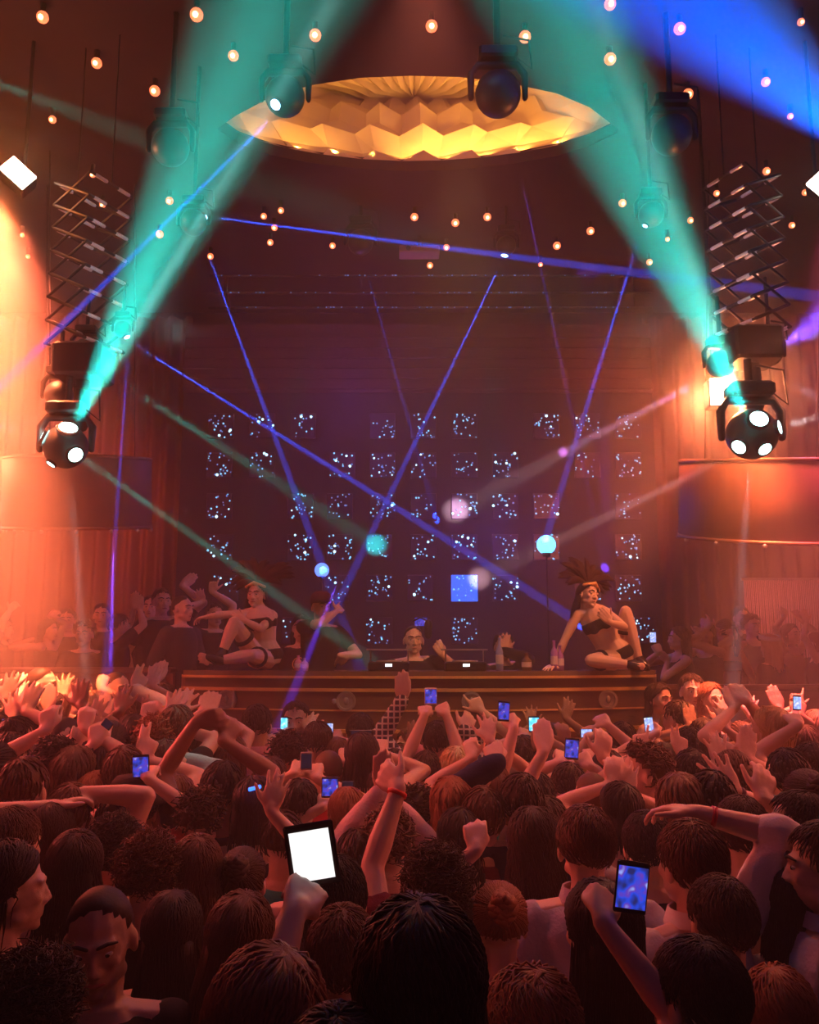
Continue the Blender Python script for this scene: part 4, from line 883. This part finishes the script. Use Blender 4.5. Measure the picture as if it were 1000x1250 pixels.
J = C(145, 1008, 3.4, 'person in coral top stretching both arms to aim a phone', sex='f', hair='short', hc='dark', top=('tee', (.6, .12, .1)), arms=((180, 950, 178, 932, 'g'), (152, 985, 165, 945, 'g')))
phone(172, 936, 3.38, 20, 28, 'phone with deep blue picture above the dark brimmed hat', 'stage', tilt=-3)
J = C(272, 968, 3.7, 'person with dark round hair lifting a dark red-lit arm and clenched hand', hair='short', hc='black', top=('tee', BLK), skin='brown', arms=((272, 905, 292, 872, 'c'), (240, 880, 300, 870, 'c')))
C(310, 985, 3.6, 'person with smooth black hair and a blue spot of light on it', sex='f', hair='bob', hc='black', top=('tank', BLK))
o = thing('hair_clip', 'small glowing bar imitating a blue spot of light on the smooth black hair', 'clip', at(311, 962, 3.63)); B = MB(); B.box((0, 0, 0), (.05, .012, .014), Matrix.Rotation(R(-15), 3, 'Y'), .003); B.obj('light_spot_body', mat('light_spot_blue', (.1, .2, 1), emit=3, ec=(.02, .15, 1)), o)  # blue light spot on the hair, built as a small glowing bar
C(245, 1003, 3.5, 'person with tousled dark curls under the dark raised arm', sex='f', hair='curly', hc='dark', top=('tank', BLK))
C(352, 925, 4.8, 'person with round black hair beside the phone held in two hands', hair='curly', hc='black', top=('tee', BLK))
J = C(366, 985, 4.0, 'person with dark hair holding a dimmed phone with both hands', hair='short', hc='black', top=('tee', TANC), arms=((386, 950, 380, 928, 'g'), (360, 945, 369, 928, 'g')))
phone(374, 929, 3.95, 14, 21, 'small dimmed phone gripped in two hands above the round black hair', 'dark', case=(.5, .45, .4))
C(388, 908, 5.3, 'person with brown hair behind the dimmed phone', hair='short', hc='dark', top=('tee', PRINT))
J = C(442, 925, 4.6, 'person with a sleek black bob filming with a sideways phone', sex='f', hair='bob', hc='black', top=('tank', BLK), arms=((466, 920, 462, 893, 'g'), (420, 930, 424, 905, 'g')))
phone(441, 900, 4.5, 30, 17, 'dark phone held sideways above the sleek black bob', 'dark')
J = C(424, 995, 3.8, 'person with ginger-brown hair holding up a dark-blue screen', sex='f', hair='bob', hc='red', top=('tank', BLK), arms=((428, 990, 412, 968, 'g'), (395, 985, 398, 965, 'g')))
phone(403, 961, 3.7, 20, 24, 'wide dark-blue screen held above ginger-brown hair', 'stage', bright=.4)
phone(425, 961, 4.6, 15, 14, 'black phone back beside the wide dark-blue screen', 'dark')
J = C(436, 1052, 3.3, 'person with dark hair and white-pink sleeve, two amber-lit hands high', hair='short', hc='dark', top=('long', cloth((.7, .5, .5))), arms=((484, 985, 470, 925, 's'), (466, 965, 467, 900, 's')))
C(552, 985, 3.6, 'person with wavy copper hair beside the plaid shirt', sex='f', hair='wavy', hc='red', top=('tee', BLK))
C(560, 1025, 3.4, 'person with smooth black hair behind the half-closed raised hand', sex='f', hair='bob', hc='black', top=('tank', BLK))
J = C(535, 908, 5.2, 'person in plaid shirt, round dark head, one straight arm high with dark bracelet', hair='short', hc='black', top=('long', PLAID), arms=((566, 892, 580, 868, 'r'), (491, 855, 490, 818, 's')))
band(J, 'L', (.03, .06, .03), .03, .93)
C(556, 940, 4.8, 'person with short green-lit fair hair and white collar', hair='short', hc='blond', top=('shirt', cloth(WHITE)), yaw=-20)
J = C(470, 965, 4.4, 'person with dark hair in dark top behind the sleek bob', hair='short', hc='dark', top=('tee', BLK), arms=(None, None))
J = C(636, 985, 3.5, 'person with navy long sleeves, forearm upright and fist closed', hair='short', hc='dark', top=('long', NAVY), arms=(None, (608, 930, 598, 900, 'f')))
C(618, 940, 5.0, 'bald grey-headed person between the navy sleeve and the black t-shirt', hair='buzz', hc='grey', top=('tee', BROWN))
J = C(600, 962, 4.2, 'person in teal top raising one widely spread hand before the booth', sex='f', hair='bob', hc='brown', top=('tee', TEALC), arms=((597, 905, 597, 870, 'w'), (578, 925, 572, 895, 'r')))
J = C(520, 945, 4.9, 'person behind the plaid arm lifting a phone in front of the booth panel', hair='short', hc='dark', top=('tee', BLK), arms=((545, 872, 535, 855, 'g'), (520, 868, 520, 855, 'g')))
phone(526, 850, 4.85, 15, 20, 'white-edged phone with blue picture in front of the booth beside the plaid arm', 'stage', case=(.7, .7, .7))
J = C(588, 915, 5.6, 'person with dark hair below a bent orange-lit hand', hair='short', hc='dark', top=('tee', PRINT), arms=((588, 868, 572, 843, 'i'), None))
J = C(655, 975, 4.2, 'person in black t-shirt extending a bare arm with a dark phone', hair='short', hc='black', top=('tee', BLK), arms=((628, 888, 617, 870, 'g'), None))
phone(615, 868, 4.1, 14, 24, 'tall dark-cased phone with dim blue picture above the bald grey head', 'stage', tilt=4)
J = C(640, 925, 5.2, 'person with dark hair whose hands frame a bright blue phone', hair='short', hc='dark', top=('tee', GRN), arms=((662, 898, 658, 888, 'g'), (640, 900, 645, 888, 'g')))
phone(652, 884, 5.1, 13, 19, 'bright cyan phone screen framed by two hands near the booth edge', 'cyan')
J = C(668, 1010, 3.6, 'person with dark hair lifting a green-lit hand high', hair='short', hc='dark', top=('tee', GREY), skin='fair', arms=(None, (664, 918, 664, 882, 's')))
J = C(694, 962, 4.4, 'person with short dark hair holding a phone upright with both hands', hair='short', hc='dark', top=('tee', BLK), arms=((720, 935, 706, 915, 'g'), (685, 930, 692, 915, 'g')))
phone(698, 914, 4.3, 17, 25, 'phone with vivid blue stage picture above short dark hair', 'stage', tilt=5)
J = C(742, 945, 4.6, 'person in teal top filming with a sideways black phone', sex='f', hair='bob', hc='dark', top=('tee', TEALC), arms=((750, 925, 747, 912, 'g'), (722, 925, 722, 912, 'g')))
phone(734, 910, 4.5, 25, 11, 'sideways black phone with pale rim over the teal top', 'dark', case=(.6, .55, .5))
J = C(768, 940, 5.0, 'person with purple glow bracelet, arm bent toward a small bright screen', hair='short', hc='dark', top=('tee', BLK), arms=((742, 885, 733, 872, 'r'), (720, 900, 716, 885, 'g')))
band(J, 'R', (.5, .1, 1), .032, .2, 'glow_bracelet', 3)
phone(716, 895, 4.9, 16, 10, 'small bright lilac screen over the vivid blue phone', 'pale')
C(785, 946, 4.0, 'person with curly brown hair and sharp profile in dark teal jacket', hair='curly', hc='brown', top=('long', (.02, .08, .09)), yaw=-85, face=True)
J = C(811, 935, 4.7, 'person with long dark hair, bare arm up with a bright phone', sex='f', hair='long', hc='dark', top=('tank', BLK), arms=((803, 895, 795, 884, 'g'), None))
phone(792, 884, 4.6, 11, 19, 'small white-blue phone screen high above the curly brown hair', 'pale', tilt=-6)
J = C(868, 985, 3.3, 'person whose big violet-lit open hand rises above dark hair', hair='short', hc='black', top=('tee', BLK), arms=((898, 968, 872, 922, 'w'), None)); band(J, 'R', (.05, .01, .03), .032)
C(832, 985, 3.3, 'person with reddish-brown wavy hair under the violet-lit open hand', sex='f', hair='wavy', hc='brown', top=('tank', BLK))
C(845, 948, 4.3, 'person with black hair just above the reddish-brown waves', hair='short', hc='black', top=('tee', BLK))
C(842, 915, 5.2, 'person with small dark round head between the bare arm and clapping hands', hair='short', hc='black', top=('tee', GREY))
J = C(940, 893, 4.6, 'person with thrown-back fair hair, both bare arms joined high', sex='f', hair='wavy', hc='blond', top=('tank', BLK), yaw=-40, face=True, head=(0, 15, 0), arms=((914, 858, 906, 836, 's', .1), (897, 865, 897, 838, 's', .1)))
J = C(962, 950, 4.0, 'person with black hair holding a blank black phone in front', hair='short', hc='black', top=('tee', BLK), arms=((950, 990, 942, 975, 'g'), (928, 990, 932, 975, 'g')))
phone(937, 968, 3.9, 15, 24, 'blank black phone in front of black hair', 'dark', tilt=4)
J = C(990, 940, 4.3, 'person at the edge lifting a phone with a white lens light', hair='short', hc='dark', top=('tee', (.1, .3, .4)), arms=(None, (975, 885, 973, 868, 'g')))
phone(973, 858, 4.25, 10, 18, 'slim violet-lit phone with white tip near the frame edge', 'pale', tilt=3)
J = C(872, 925, 5.0, 'person with pale fingers spread above the small dark heads', sex='f', hair='bob', hc='dark', top=('tee', GREY), arms=((886, 890, 887, 862, 'o'), (862, 905, 856, 890, 'r')))
C(918, 940, 4.6, 'person with dark green-tinged hair behind the black phone', hair='short', hc='dark', top=('tee', GRN))
J = C(905, 1020, 3.0, 'person with dark hair framed by the white rolled sleeve', hair='short', hc='dark', top=('tee', TANC), arms=((930, 975, 948, 930, 'r'), None))
C(985, 985, 3.2, 'person with wispy dark hair pulled up, at the right frame edge', sex='f', hair='bun', hc='dark', top=('tank', BLK))
# ---- towards the booth
J = C(216, 893, 4.8, 'person with brown round hair and yellow sleeve, arm straight up to a spread hand', hair='short', hc='brown', top=('long', cloth(YEL)), arms=((214, 868, 226, 842, 'o'), None))
J = C(250, 912, 5.0, 'person in teal sleeves with both hands pressed together over the head', sex='f', hair='short', hc='dark', top=('tee', TEALC), arms=((258, 868, 258, 846, 's'), (249, 868, 247, 846, 's')))
C(314, 887, 5.6, 'person with small dark head and pale pink shirt back before the booth', hair='short', hc='black', top=('shirt', cloth(PINK)))
J = C(361, 882, 5.9, 'person facing the camera with short hair, cyan phone beside the face', hair='short', hc='dark', top=('tee', (.3, .1, .3)), yaw=180, face=True, arms=((375, 890, 376, 872, 'o'), (350, 895, 348, 882, 'g')))
phone(347, 883, 5.75, 9, 16, 'cyan phone beside the face that looks at the camera', 'cyan')
J = C(410, 925, 5.3, 'person with orange-lit hands and a white phone near the booth', sex='f', hair='wavy', hc='brown', top=('tee', ORG), arms=((412, 902, 405, 890, 'g'), None))
phone(402, 889, 5.25, 10, 14, 'small white-screened phone over the orange-lit hand', 'pale')
C(440, 896, 5.8, 'person with round black hair before the booth, over the sideways phone', hair='short', hc='black', top=('tee', BLK))
C(500, 912, 5.9, 'person with orange-lit face low behind the plaid sleeve', hair='short', hc='brown', top=('tee', ORG), yaw=-120, face=True)
J = C(205, 935, 4.5, 'person in pale grey jacket turned aside under the yellow sleeve', hair='short', hc='dark', top=('long', cloth((.3, .45, .5))), yaw=40, arms=((212, 925, 218, 905, 'f'), None))
C(143, 843, 6.3, 'tall clean-cut person in pink tee turned sideways, high above the crowd by the half-wall', hair='buzz', hc='brown', top=('tee', PINK), yaw=120, face=True, base=.2)
C(52, 838, 6.2, 'person with cropped dark hair in profile by the half-wall', hair='buzz', hc='dark', top=('tee', BLK), yaw=85, face=True, base=.15)
C(97, 858, 6.0, 'person with dark hair and bright red-lit face behind a peace sign', sex='f', hair='bob', hc='dark', top=('tank', MAR), yaw=70, face=True)
C(828, 880, 6.0, 'person in orange t-shirt leaning away, dark hair, near the half-wall', hair='short', hc='dark', top=('tee', ORG), yaw=-40, lean=(-6, 0))
C(845, 845, 6.6, 'person facing the camera from the half-wall gap in a grey-brown tee', hair='short', hc='dark', top=('tee', BROWN), yaw=180, face=True, base=.2)
C(806, 855, 6.7, 'person in shadow beside the booth end', sex='f', hair='bob', hc='dark', top=('tank', BLK), yaw=150, face=True, base=.1)
C(868, 855, 6.5, 'person with reddish hair in shadow behind the orange t-shirt', sex='f', hair='wavy', hc='red', top=('tank', BLK), yaw=160, face=True, base=.1)
# ---- the packed red-lit side of the floor and the gaps, each with its own pose
fr = random.Random(21)
cols = [('black', BLK), ('maroon', MAR), ('white', WHITE), ('pink', PINK), ('grey', GREY), ('teal', TEALC), ('tan', TANC), ('red', REDC), ('navy', NAVY)]
def fill(name, spots, pu, side, where):
    rows = sorted(spots, key=lambda t: t[0])
    for i, (x, y, d) in enumerate(rows):
        fem = fr.random() < .45; hs = fr.choice(['long', 'bob', 'wavy', 'bun', 'pony'] if fem else ['short', 'short', 'curly', 'buzz', 'quiff']); hcx = fr.choice(['dark', 'black', 'brown', 'dark', 'red' if fr.random() < .3 else 'brown', 'blond' if fem and fr.random() < .4 else 'dark'])
        cn, cc = fr.choice(cols); n_up = 0; arms = [None, None]; z = 187 / d / 30
        for k_, s in ((0, 1), (1, -1)):
            if fr.random() < pu:
                n_up += 1; wx = x + s * fr.uniform(4, 22) * z; wy = y - fr.uniform(8, 36) * z; arms[k_] = (wx, wy, wx + fr.uniform(-9, 9), wy - 26 * z, fr.choice('oowrscvi'))
        armt = {0: 'arms down', 1: 'one arm raised', 2: 'both arms raised'}[n_up]
        L = '%s %s hair, %s top, %s, %s %s' % (hcx, {'buzz': 'cropped', 'short': 'short', 'quiff': 'swept-up', 'bun': 'tied-up', 'pony': 'ponytailed'}.get(hs, hs), cn, armt, ordn[i], where)
        C(x, y, d, L, sex='f' if fem else 'm', hair=hs, hc=hcx, skin=fr.choice(['fair', 'fair', 'tan', 'brown']), top=(fr.choice(['tank', 'tee']) if fem else fr.choice(['tee', 'tee', 'long']), cc), yaw=fr.uniform(-25, 35) if side else fr.uniform(-20, 20), arms=tuple(arms), head=(fr.uniform(-15, 15), fr.uniform(-5, 12), fr.uniform(-8, 8)))
fill('a', [(8, 872, 5.6), (33, 880, 5.4), (62, 872, 5.7), (118, 868, 5.9), (147, 880, 5.5), (175, 872, 5.8), (200, 858, 6.2)], .85, 1, 'from left in back red-lit row')
fill('b', [(-8, 900, 4.7), (22, 908, 4.6), (52, 900, 4.8), (82, 906, 4.7), (108, 900, 4.9), (132, 912, 4.6), (163, 902, 4.8), (190, 908, 4.7)], .9, 1, 'from left in middle red-lit row')
fill('c', [(-2, 945, 3.9), (66, 940, 4.0), (92, 945, 3.95), (120, 935, 4.1), (150, 948, 3.9)], .8, 1, 'from left in front red-lit row')
fill('d', [(283, 925, 5.0), (330, 955, 4.3), (400, 945, 4.6), (480, 940, 5.2), (510, 1000, 3.7), (590, 1000, 3.5)], .5, 0, 'from left among mid-floor heads')
fill('e', [(668, 940, 5.0), (722, 975, 4.0), (757, 990, 3.7), (800, 965, 4.3), (893, 950, 4.2), (935, 925, 5.1), (985, 912, 5.2)], .6, 0, 'from left in mid-floor row past booth')
fill('f', [(672, 905, 6.0), (760, 905, 5.8), (860, 900, 5.7), (905, 905, 5.6), (960, 900, 5.6), (995, 890, 5.8)], .75, 0, 'from left by booth end')
fill('g', [(62, 1020, 3.2), (140, 1045, 3.1), (345, 1030, 3.4), (385, 1050, 3.1), (475, 1030, 3.3), (15, 1035, 2.9)], .12, 0, 'from left in the dark near backs')
C(12, 926, 4.5, 'dark short hair, maroon top, gripping a red-blue phone at the very edge', hair='short', hc='dark', top=('tee', MAR), arms=((8, 912, 8, 895, 'g'), None))
phone(8, 887, 5.0, 11, 22, 'phone with red-blue picture at the very edge of the red-lit crowd', 'stage')
phone(131, 884, 5.0, 13, 10, 'small phone tilted in the red-lit crowd near the peace sign', 'dark', tilt=35)
o = None
# ================================================================ people on the stage
GS = 'people on the stage'
S = lambda *a, **k: person(*a, group=GS, base=.95 if 'base' not in k else k.pop('base'), **k)
S(505, 782, 7.9, 'DJ in black behind the booth, one hand pressing a headphone to the ear', hair='buzz', hc='dark', top=('tee', BLK), yaw=175, face=True, skin='fair', base=.6, arms=((541, 800, 522, 765, 'c', .0), None), near=True)
p_ = at(523, 768, 7.86); o = thing('headphones', 'black headphones held to the ear of the DJ', 'headphones', p_); B = MB(); B.tube([(-.0, 0, -.05), (.0, 0, .05)], [.035, .035], 12); B.obj('ear_cup', M_BLACK, o)
B = MB(); B.tube([(0, 0, 0), (-.01, 0, .07), (-.07, 0, .1), (-.13, 0, .07)], [.008] * 4, 6); B.obj('headband', M_BLACK, o)
S(223, 744, 7.9, 'heavy-set guard in dark shirt standing sideways at the booth end', hair='buzz', hc='black', top=('long', (.05, .045, .05)), yaw=115, face=True, arms=(None, 'fold'), base=1.0)
S(198, 735, 9.0, 'person behind the guard with one bare arm thrown up', hair='short', hc='dark', top=('tee', BLK), yaw=150, face=True, arms=(None, (222, 715, 236, 700, 's', 0)))
S(262, 752, 8.9, 'person in black with hands thrown up behind the guard', hair='short', hc='dark', top=('tee', BLK), yaw=150, face=True, arms=((248, 735, 240, 718, 'o', 0), (258, 722, 264, 700, 'i', 0)))
S(146, 765, 8.6, 'person clapping overhead by the violet laser, black top with lit print', hair='short', hc='dark', top=('tee', BLK), yaw=60, face=True, arms=((164, 742, 164, 718, 's', .1), (171, 745, 170, 720, 's', .1)))
S(103, 775, 8.4, 'person with big dark hair leaning folded arms on the half-wall', hair='curly', hc='dark', top=('tee', BLK), yaw=180, face=True, arms=('fold', 'fold'), base=.8)
S(82, 758, 9.4, 'person in shadow behind the leaning guest', hair='short', hc='dark', top=('tee', BLK), yaw=170, face=True)
S(60, 770, 8.9, 'red-lit person reaching both arms forward over the half-wall', sex='f', hair='bob', hc='dark', top=('tank', BLK), yaw=100, arms=((60, 752, 70, 742, 'r', 0), (40, 780, 24, 790, 'r', 0)), face=True)
S(4, 768, 8.8, 'red-lit person at the frame edge with arm up and pale vest', hair='short', hc='dark', top=('tee', GREY), yaw=90, face=True, arms=((12, 745, 18, 732, 'r', 0), None))
S(124, 752, 9.6, 'person hardly lit behind the violet laser', hair='short', hc='dark', top=('tee', BLK), yaw=170, face=True)
S(185, 742, 9.7, 'person standing in the dark beside the curtain', hair='short', hc='black', top=('long', BLK), yaw=180, face=True)
J = S(368, 768, 8.2, 'long-haired man in black tee with a gold ring print at the booth', hair='bob', hc='black', top=('tee', BLK), yaw=180, face=True, arms=(None, None), base=.75)
c_ = J['pelvis'].lerp(J['neck'], .72) + J['fw'] * .135; B = MB(); Q = [2 * math.pi * i / 24 for i in range(24)]
B.rings([[c_ + J['rt'] * (r_ * math.cos(a)) + J['up'] * (r_ * math.sin(a)) + J['fw'] * f_ for a in Q] for r_, f_ in ((.052, 0), (.052, .006), (.062, .006), (.062, 0))], False); B.obj('ring_print', M_GOLD, J['o'])
S(392, 742, 8.1, 'man in a dark cap stretching one arm with a finger out, tattooed other arm', hair='buzz', hc='black', top=('tee', BLK), yaw=150, face=True, arms=((415, 800, 422, 812, 'r', -.2), (411, 746, 418, 738, 'i', -.1)))
p_ = at(392, 735, 8.08); o = thing('cap', 'dark baseball cap on the man with the outstretched finger', 'cap', p_); B = MB(); B.rings([[(q * math.cos(a), q * math.sin(a), z) for a in [2 * math.pi * i / 18 for i in range(18)]] for q, z in ((.096, -.01), (.1, .03), (.085, .07), (.05, .095), (.01, .1))]); B.obj('crown', cloth((.1, .02, .03)), o); B = MB(); B.ell((.05, -.11, -.0), (.07, .07, .008)); B.obj('brim', cloth((.1, .02, .03)), o)
S(615, 790, 8.6, 'crouching figure behind the booth with one hand up by the pale blue bottle', hair='short', hc='black', top=('long', BLK), yaw=170, base=.55, arms=((615, 795, 617, 772, 'o', -.1), None), skin='tan')
J = S(828, 780, 8.3, 'person with violet-lit hair holding a phone at arm length', sex='f', hair='wavy', hc='brown', top=('tank', BLK), yaw=-95, face=True, base=.8, arms=((806, 795, 799, 780, 'g', 0), (815, 808, 802, 790, 'g', 0)))
phone(797, 778, 8.2, 8, 15, 'phone with a white light tip held out over the half-wall', 'pale', group='screens on the stage')
S(862, 775, 8.4, 'person with dark hair, bare arms crossing above the head', sex='f', hair='bob', hc='dark', top=('tank', BLK), yaw=-140, base=.85, arms=((868, 762, 855, 757, 'r', -.1, None, (-1, 0, .8)), (853, 775, 858, 762, 'r', -.1)))
S(885, 772, 8.5, 'bare-backed woman with dark ponytail beside the crossed arms', sex='f', hair='pony', hc='dark', top=('bikini', BLK), yaw=-20, base=.85, arms=((872, 768, 862, 758, 'r', 0, None, (.5, 0, 1)), None))
S(940, 790, 8.3, 'woman in black top with white headband, back to the half-wall', sex='f', hair='long', hc='blond', top=('tee', BLK), yaw=-30, base=.75)
p_ = at(940, 778, 8.3); o = thing('headband', 'white headband on the woman in black by the half-wall', 'headband', p_); B = MB(); B.rings([[(r_ * math.cos(a) * .92, r_ * math.sin(a) * 1.1, z + .02 * math.sin(a)) for a in Q] for r_, z in ((.094, -.02), (.104, -.018), (.104, .018), (.094, .02))], False); B.obj('headband_cloth', cloth(WHITE), o)
S(918, 765, 9.3, 'person with big light-brown hair behind the white headband', sex='f', hair='curly', hc='brown', top=('tank', BLK), yaw=160, face=True)
S(966, 775, 8.9, 'person with both arms lifted beside the bead curtain', sex='f', hair='wavy', hc='brown', top=('tank', MAR), yaw=150, face=True, arms=((958, 752, 962, 738, 'r', 0), (975, 755, 972, 740, 'r', 0)))
S(996, 785, 8.6, 'person at the frame edge, arm bent up beside the bead curtain', sex='f', hair='bob', hc='red', top=('tank', BLK), yaw=-60, face=True, arms=((985, 760, 980, 742, 'o', 0), None))
S(905, 755, 9.8, 'person barely lit against the orange curtain', hair='short', hc='dark', top=('tee', BLK), yaw=170, face=True)
# ---- the two feathered dancers, posed joint by joint
def dancer(label, d, hd, hdir, nk, pv, chest, arms, legs, near=True):
    org = at(pv[0], pv[1], d); org.z = 2.15; k = .96
    Pt = lambda q: at(q[0], q[1], d + (q[2] if len(q) > 2 else 0)) - org
    neck, pelvis = Pt(nk), Pt(pv); J = dict(head=Pt(hd), hm=hdir, neck=neck, pelvis=pelvis)
    sh = Pt(arms[0][0]) - Pt(arms[1][0]); rt, fw, up = frame(neck - pelvis, sh); J.update(rt=rt, fw=fw, up=up)
    for a, ar in zip('RL', arms):
        J['S' + a], J['E' + a], J['W' + a] = Pt(ar[0]), Pt(ar[1]), Pt(ar[2]); J['D' + a] = Pt(ar[3]) - Pt(ar[2]); J['N' + a] = Vector(ar[4]); J['H' + a] = ar[5]
    for a, lg in zip('RL', legs):
        J['hip' + a], J['knee' + a], J['ank' + a], J['foot' + a] = [Pt(q) for q in lg]
    o = thing('person', label, 'person', org, 'feathered dancers on the booth')
    build_body(J, k, True, 'fair', True, 'bob', 'black', ('bikini', cloth(BLK)), None, o, True, seed=5)
    for a in 'RL':
        Kn, A, F = J['knee' + a], J['ank' + a], J['foot' + a]
        B = MB(); B.tube([J['hip' + a].lerp(Kn, .55), J['hip' + a].lerp(Kn, .62)], [.088 * k] * 2, 14, cap=False); B.obj('garter', cloth(BLK), o)
        B = MB(); B.tube([A + unit(F - A) * .0, A.lerp(F, .5) + V(0, 0, -.005), F], [.043, .044, .032], 10); B.tube([A + unit(A - F) * .03, A + unit(A - F) * .035 + unit(A - Kn) * .09], [.02, .008], 6); B.obj('shoe', mat('patent_leather', (.02, .015, .02), .2), o)
    # feather headdress
    B = MB(); r3 = random.Random(9); base = J['head'] + hdir @ V(0, -.02, .1)
    for i in range(44):
        a = (r3.random() - .5) * 3.0; u = hdir @ unit((math.sin(a), -.35 + r3.random() * .3, math.cos(a) * .9 + .35)); s_ = hdir @ V(math.cos(a), .1, -math.sin(a)); L_ = .2 + r3.random() * .16
        pts = [base + u * L_ * t + s_ * (.06 * t * t * (1 if a > 0 else -1)) - V(0, 0, .07 * t ** 3) for t in (0, .25, .5, .75, 1)]
        B.tube(pts, [.006, .02, .03, .028, .008], 6, flat=(tuple(hdir @ V(0, 1, 0)), .25))
    hdp = B.obj('feather_headdress', cloth((.05, .018, .02)), o)
    B = MB(); B.tube([base + hdir @ V(-.08, .05, -.03), base + hdir @ V(0, .09, .0), base + hdir @ V(.08, .05, -.03)], [.012, .018, .012], 8); B.obj('headdress_band', M_GOLD, hdp)
    return o
dancer('woman in black lingerie and feathers leaning back on the booth, one hand planted', 7.35, (718, 728), rotm(150, 5, -15), (722, 742), (752, 803), None,
       (((704, 752), (690, 780), (676, 812), (668, 816, -.1), (0, 0, -1), 'o'), ((742, 750, -.05), (762, 765, -.2), (745, 760, -.3), (735, 748, -.3), (0, 1, 0), 'r')),
       (((748, 806, -.08), (722, 806, -.25), (770, 812, -.35), (786, 814, -.35)), ((758, 802, .06), (764, 747, -.05), (780, 805, -.05), (790, 815, -.12))))
dancer('woman in black lingerie and feathers seated by the guard, arm stretched out', 7.5, (313, 727), rotm(190, 0, 0), (316, 742), (322, 802), None,
       (((300, 750, -.02), (278, 750, -.1), (256, 752, -.15), (246, 754, -.15), (0, 0, -1), 'r'), ((333, 752), (318, 768, -.15), (300, 758, -.22), (290, 755, -.22), (0, 1, 0), 'r')),
       (((314, 805, -.05), (286, 760, -.3), (272, 795, -.35), (262, 806, -.4)), ((326, 805, -.02), (306, 800, -.35), (270, 806, -.4), (256, 802, -.45))))
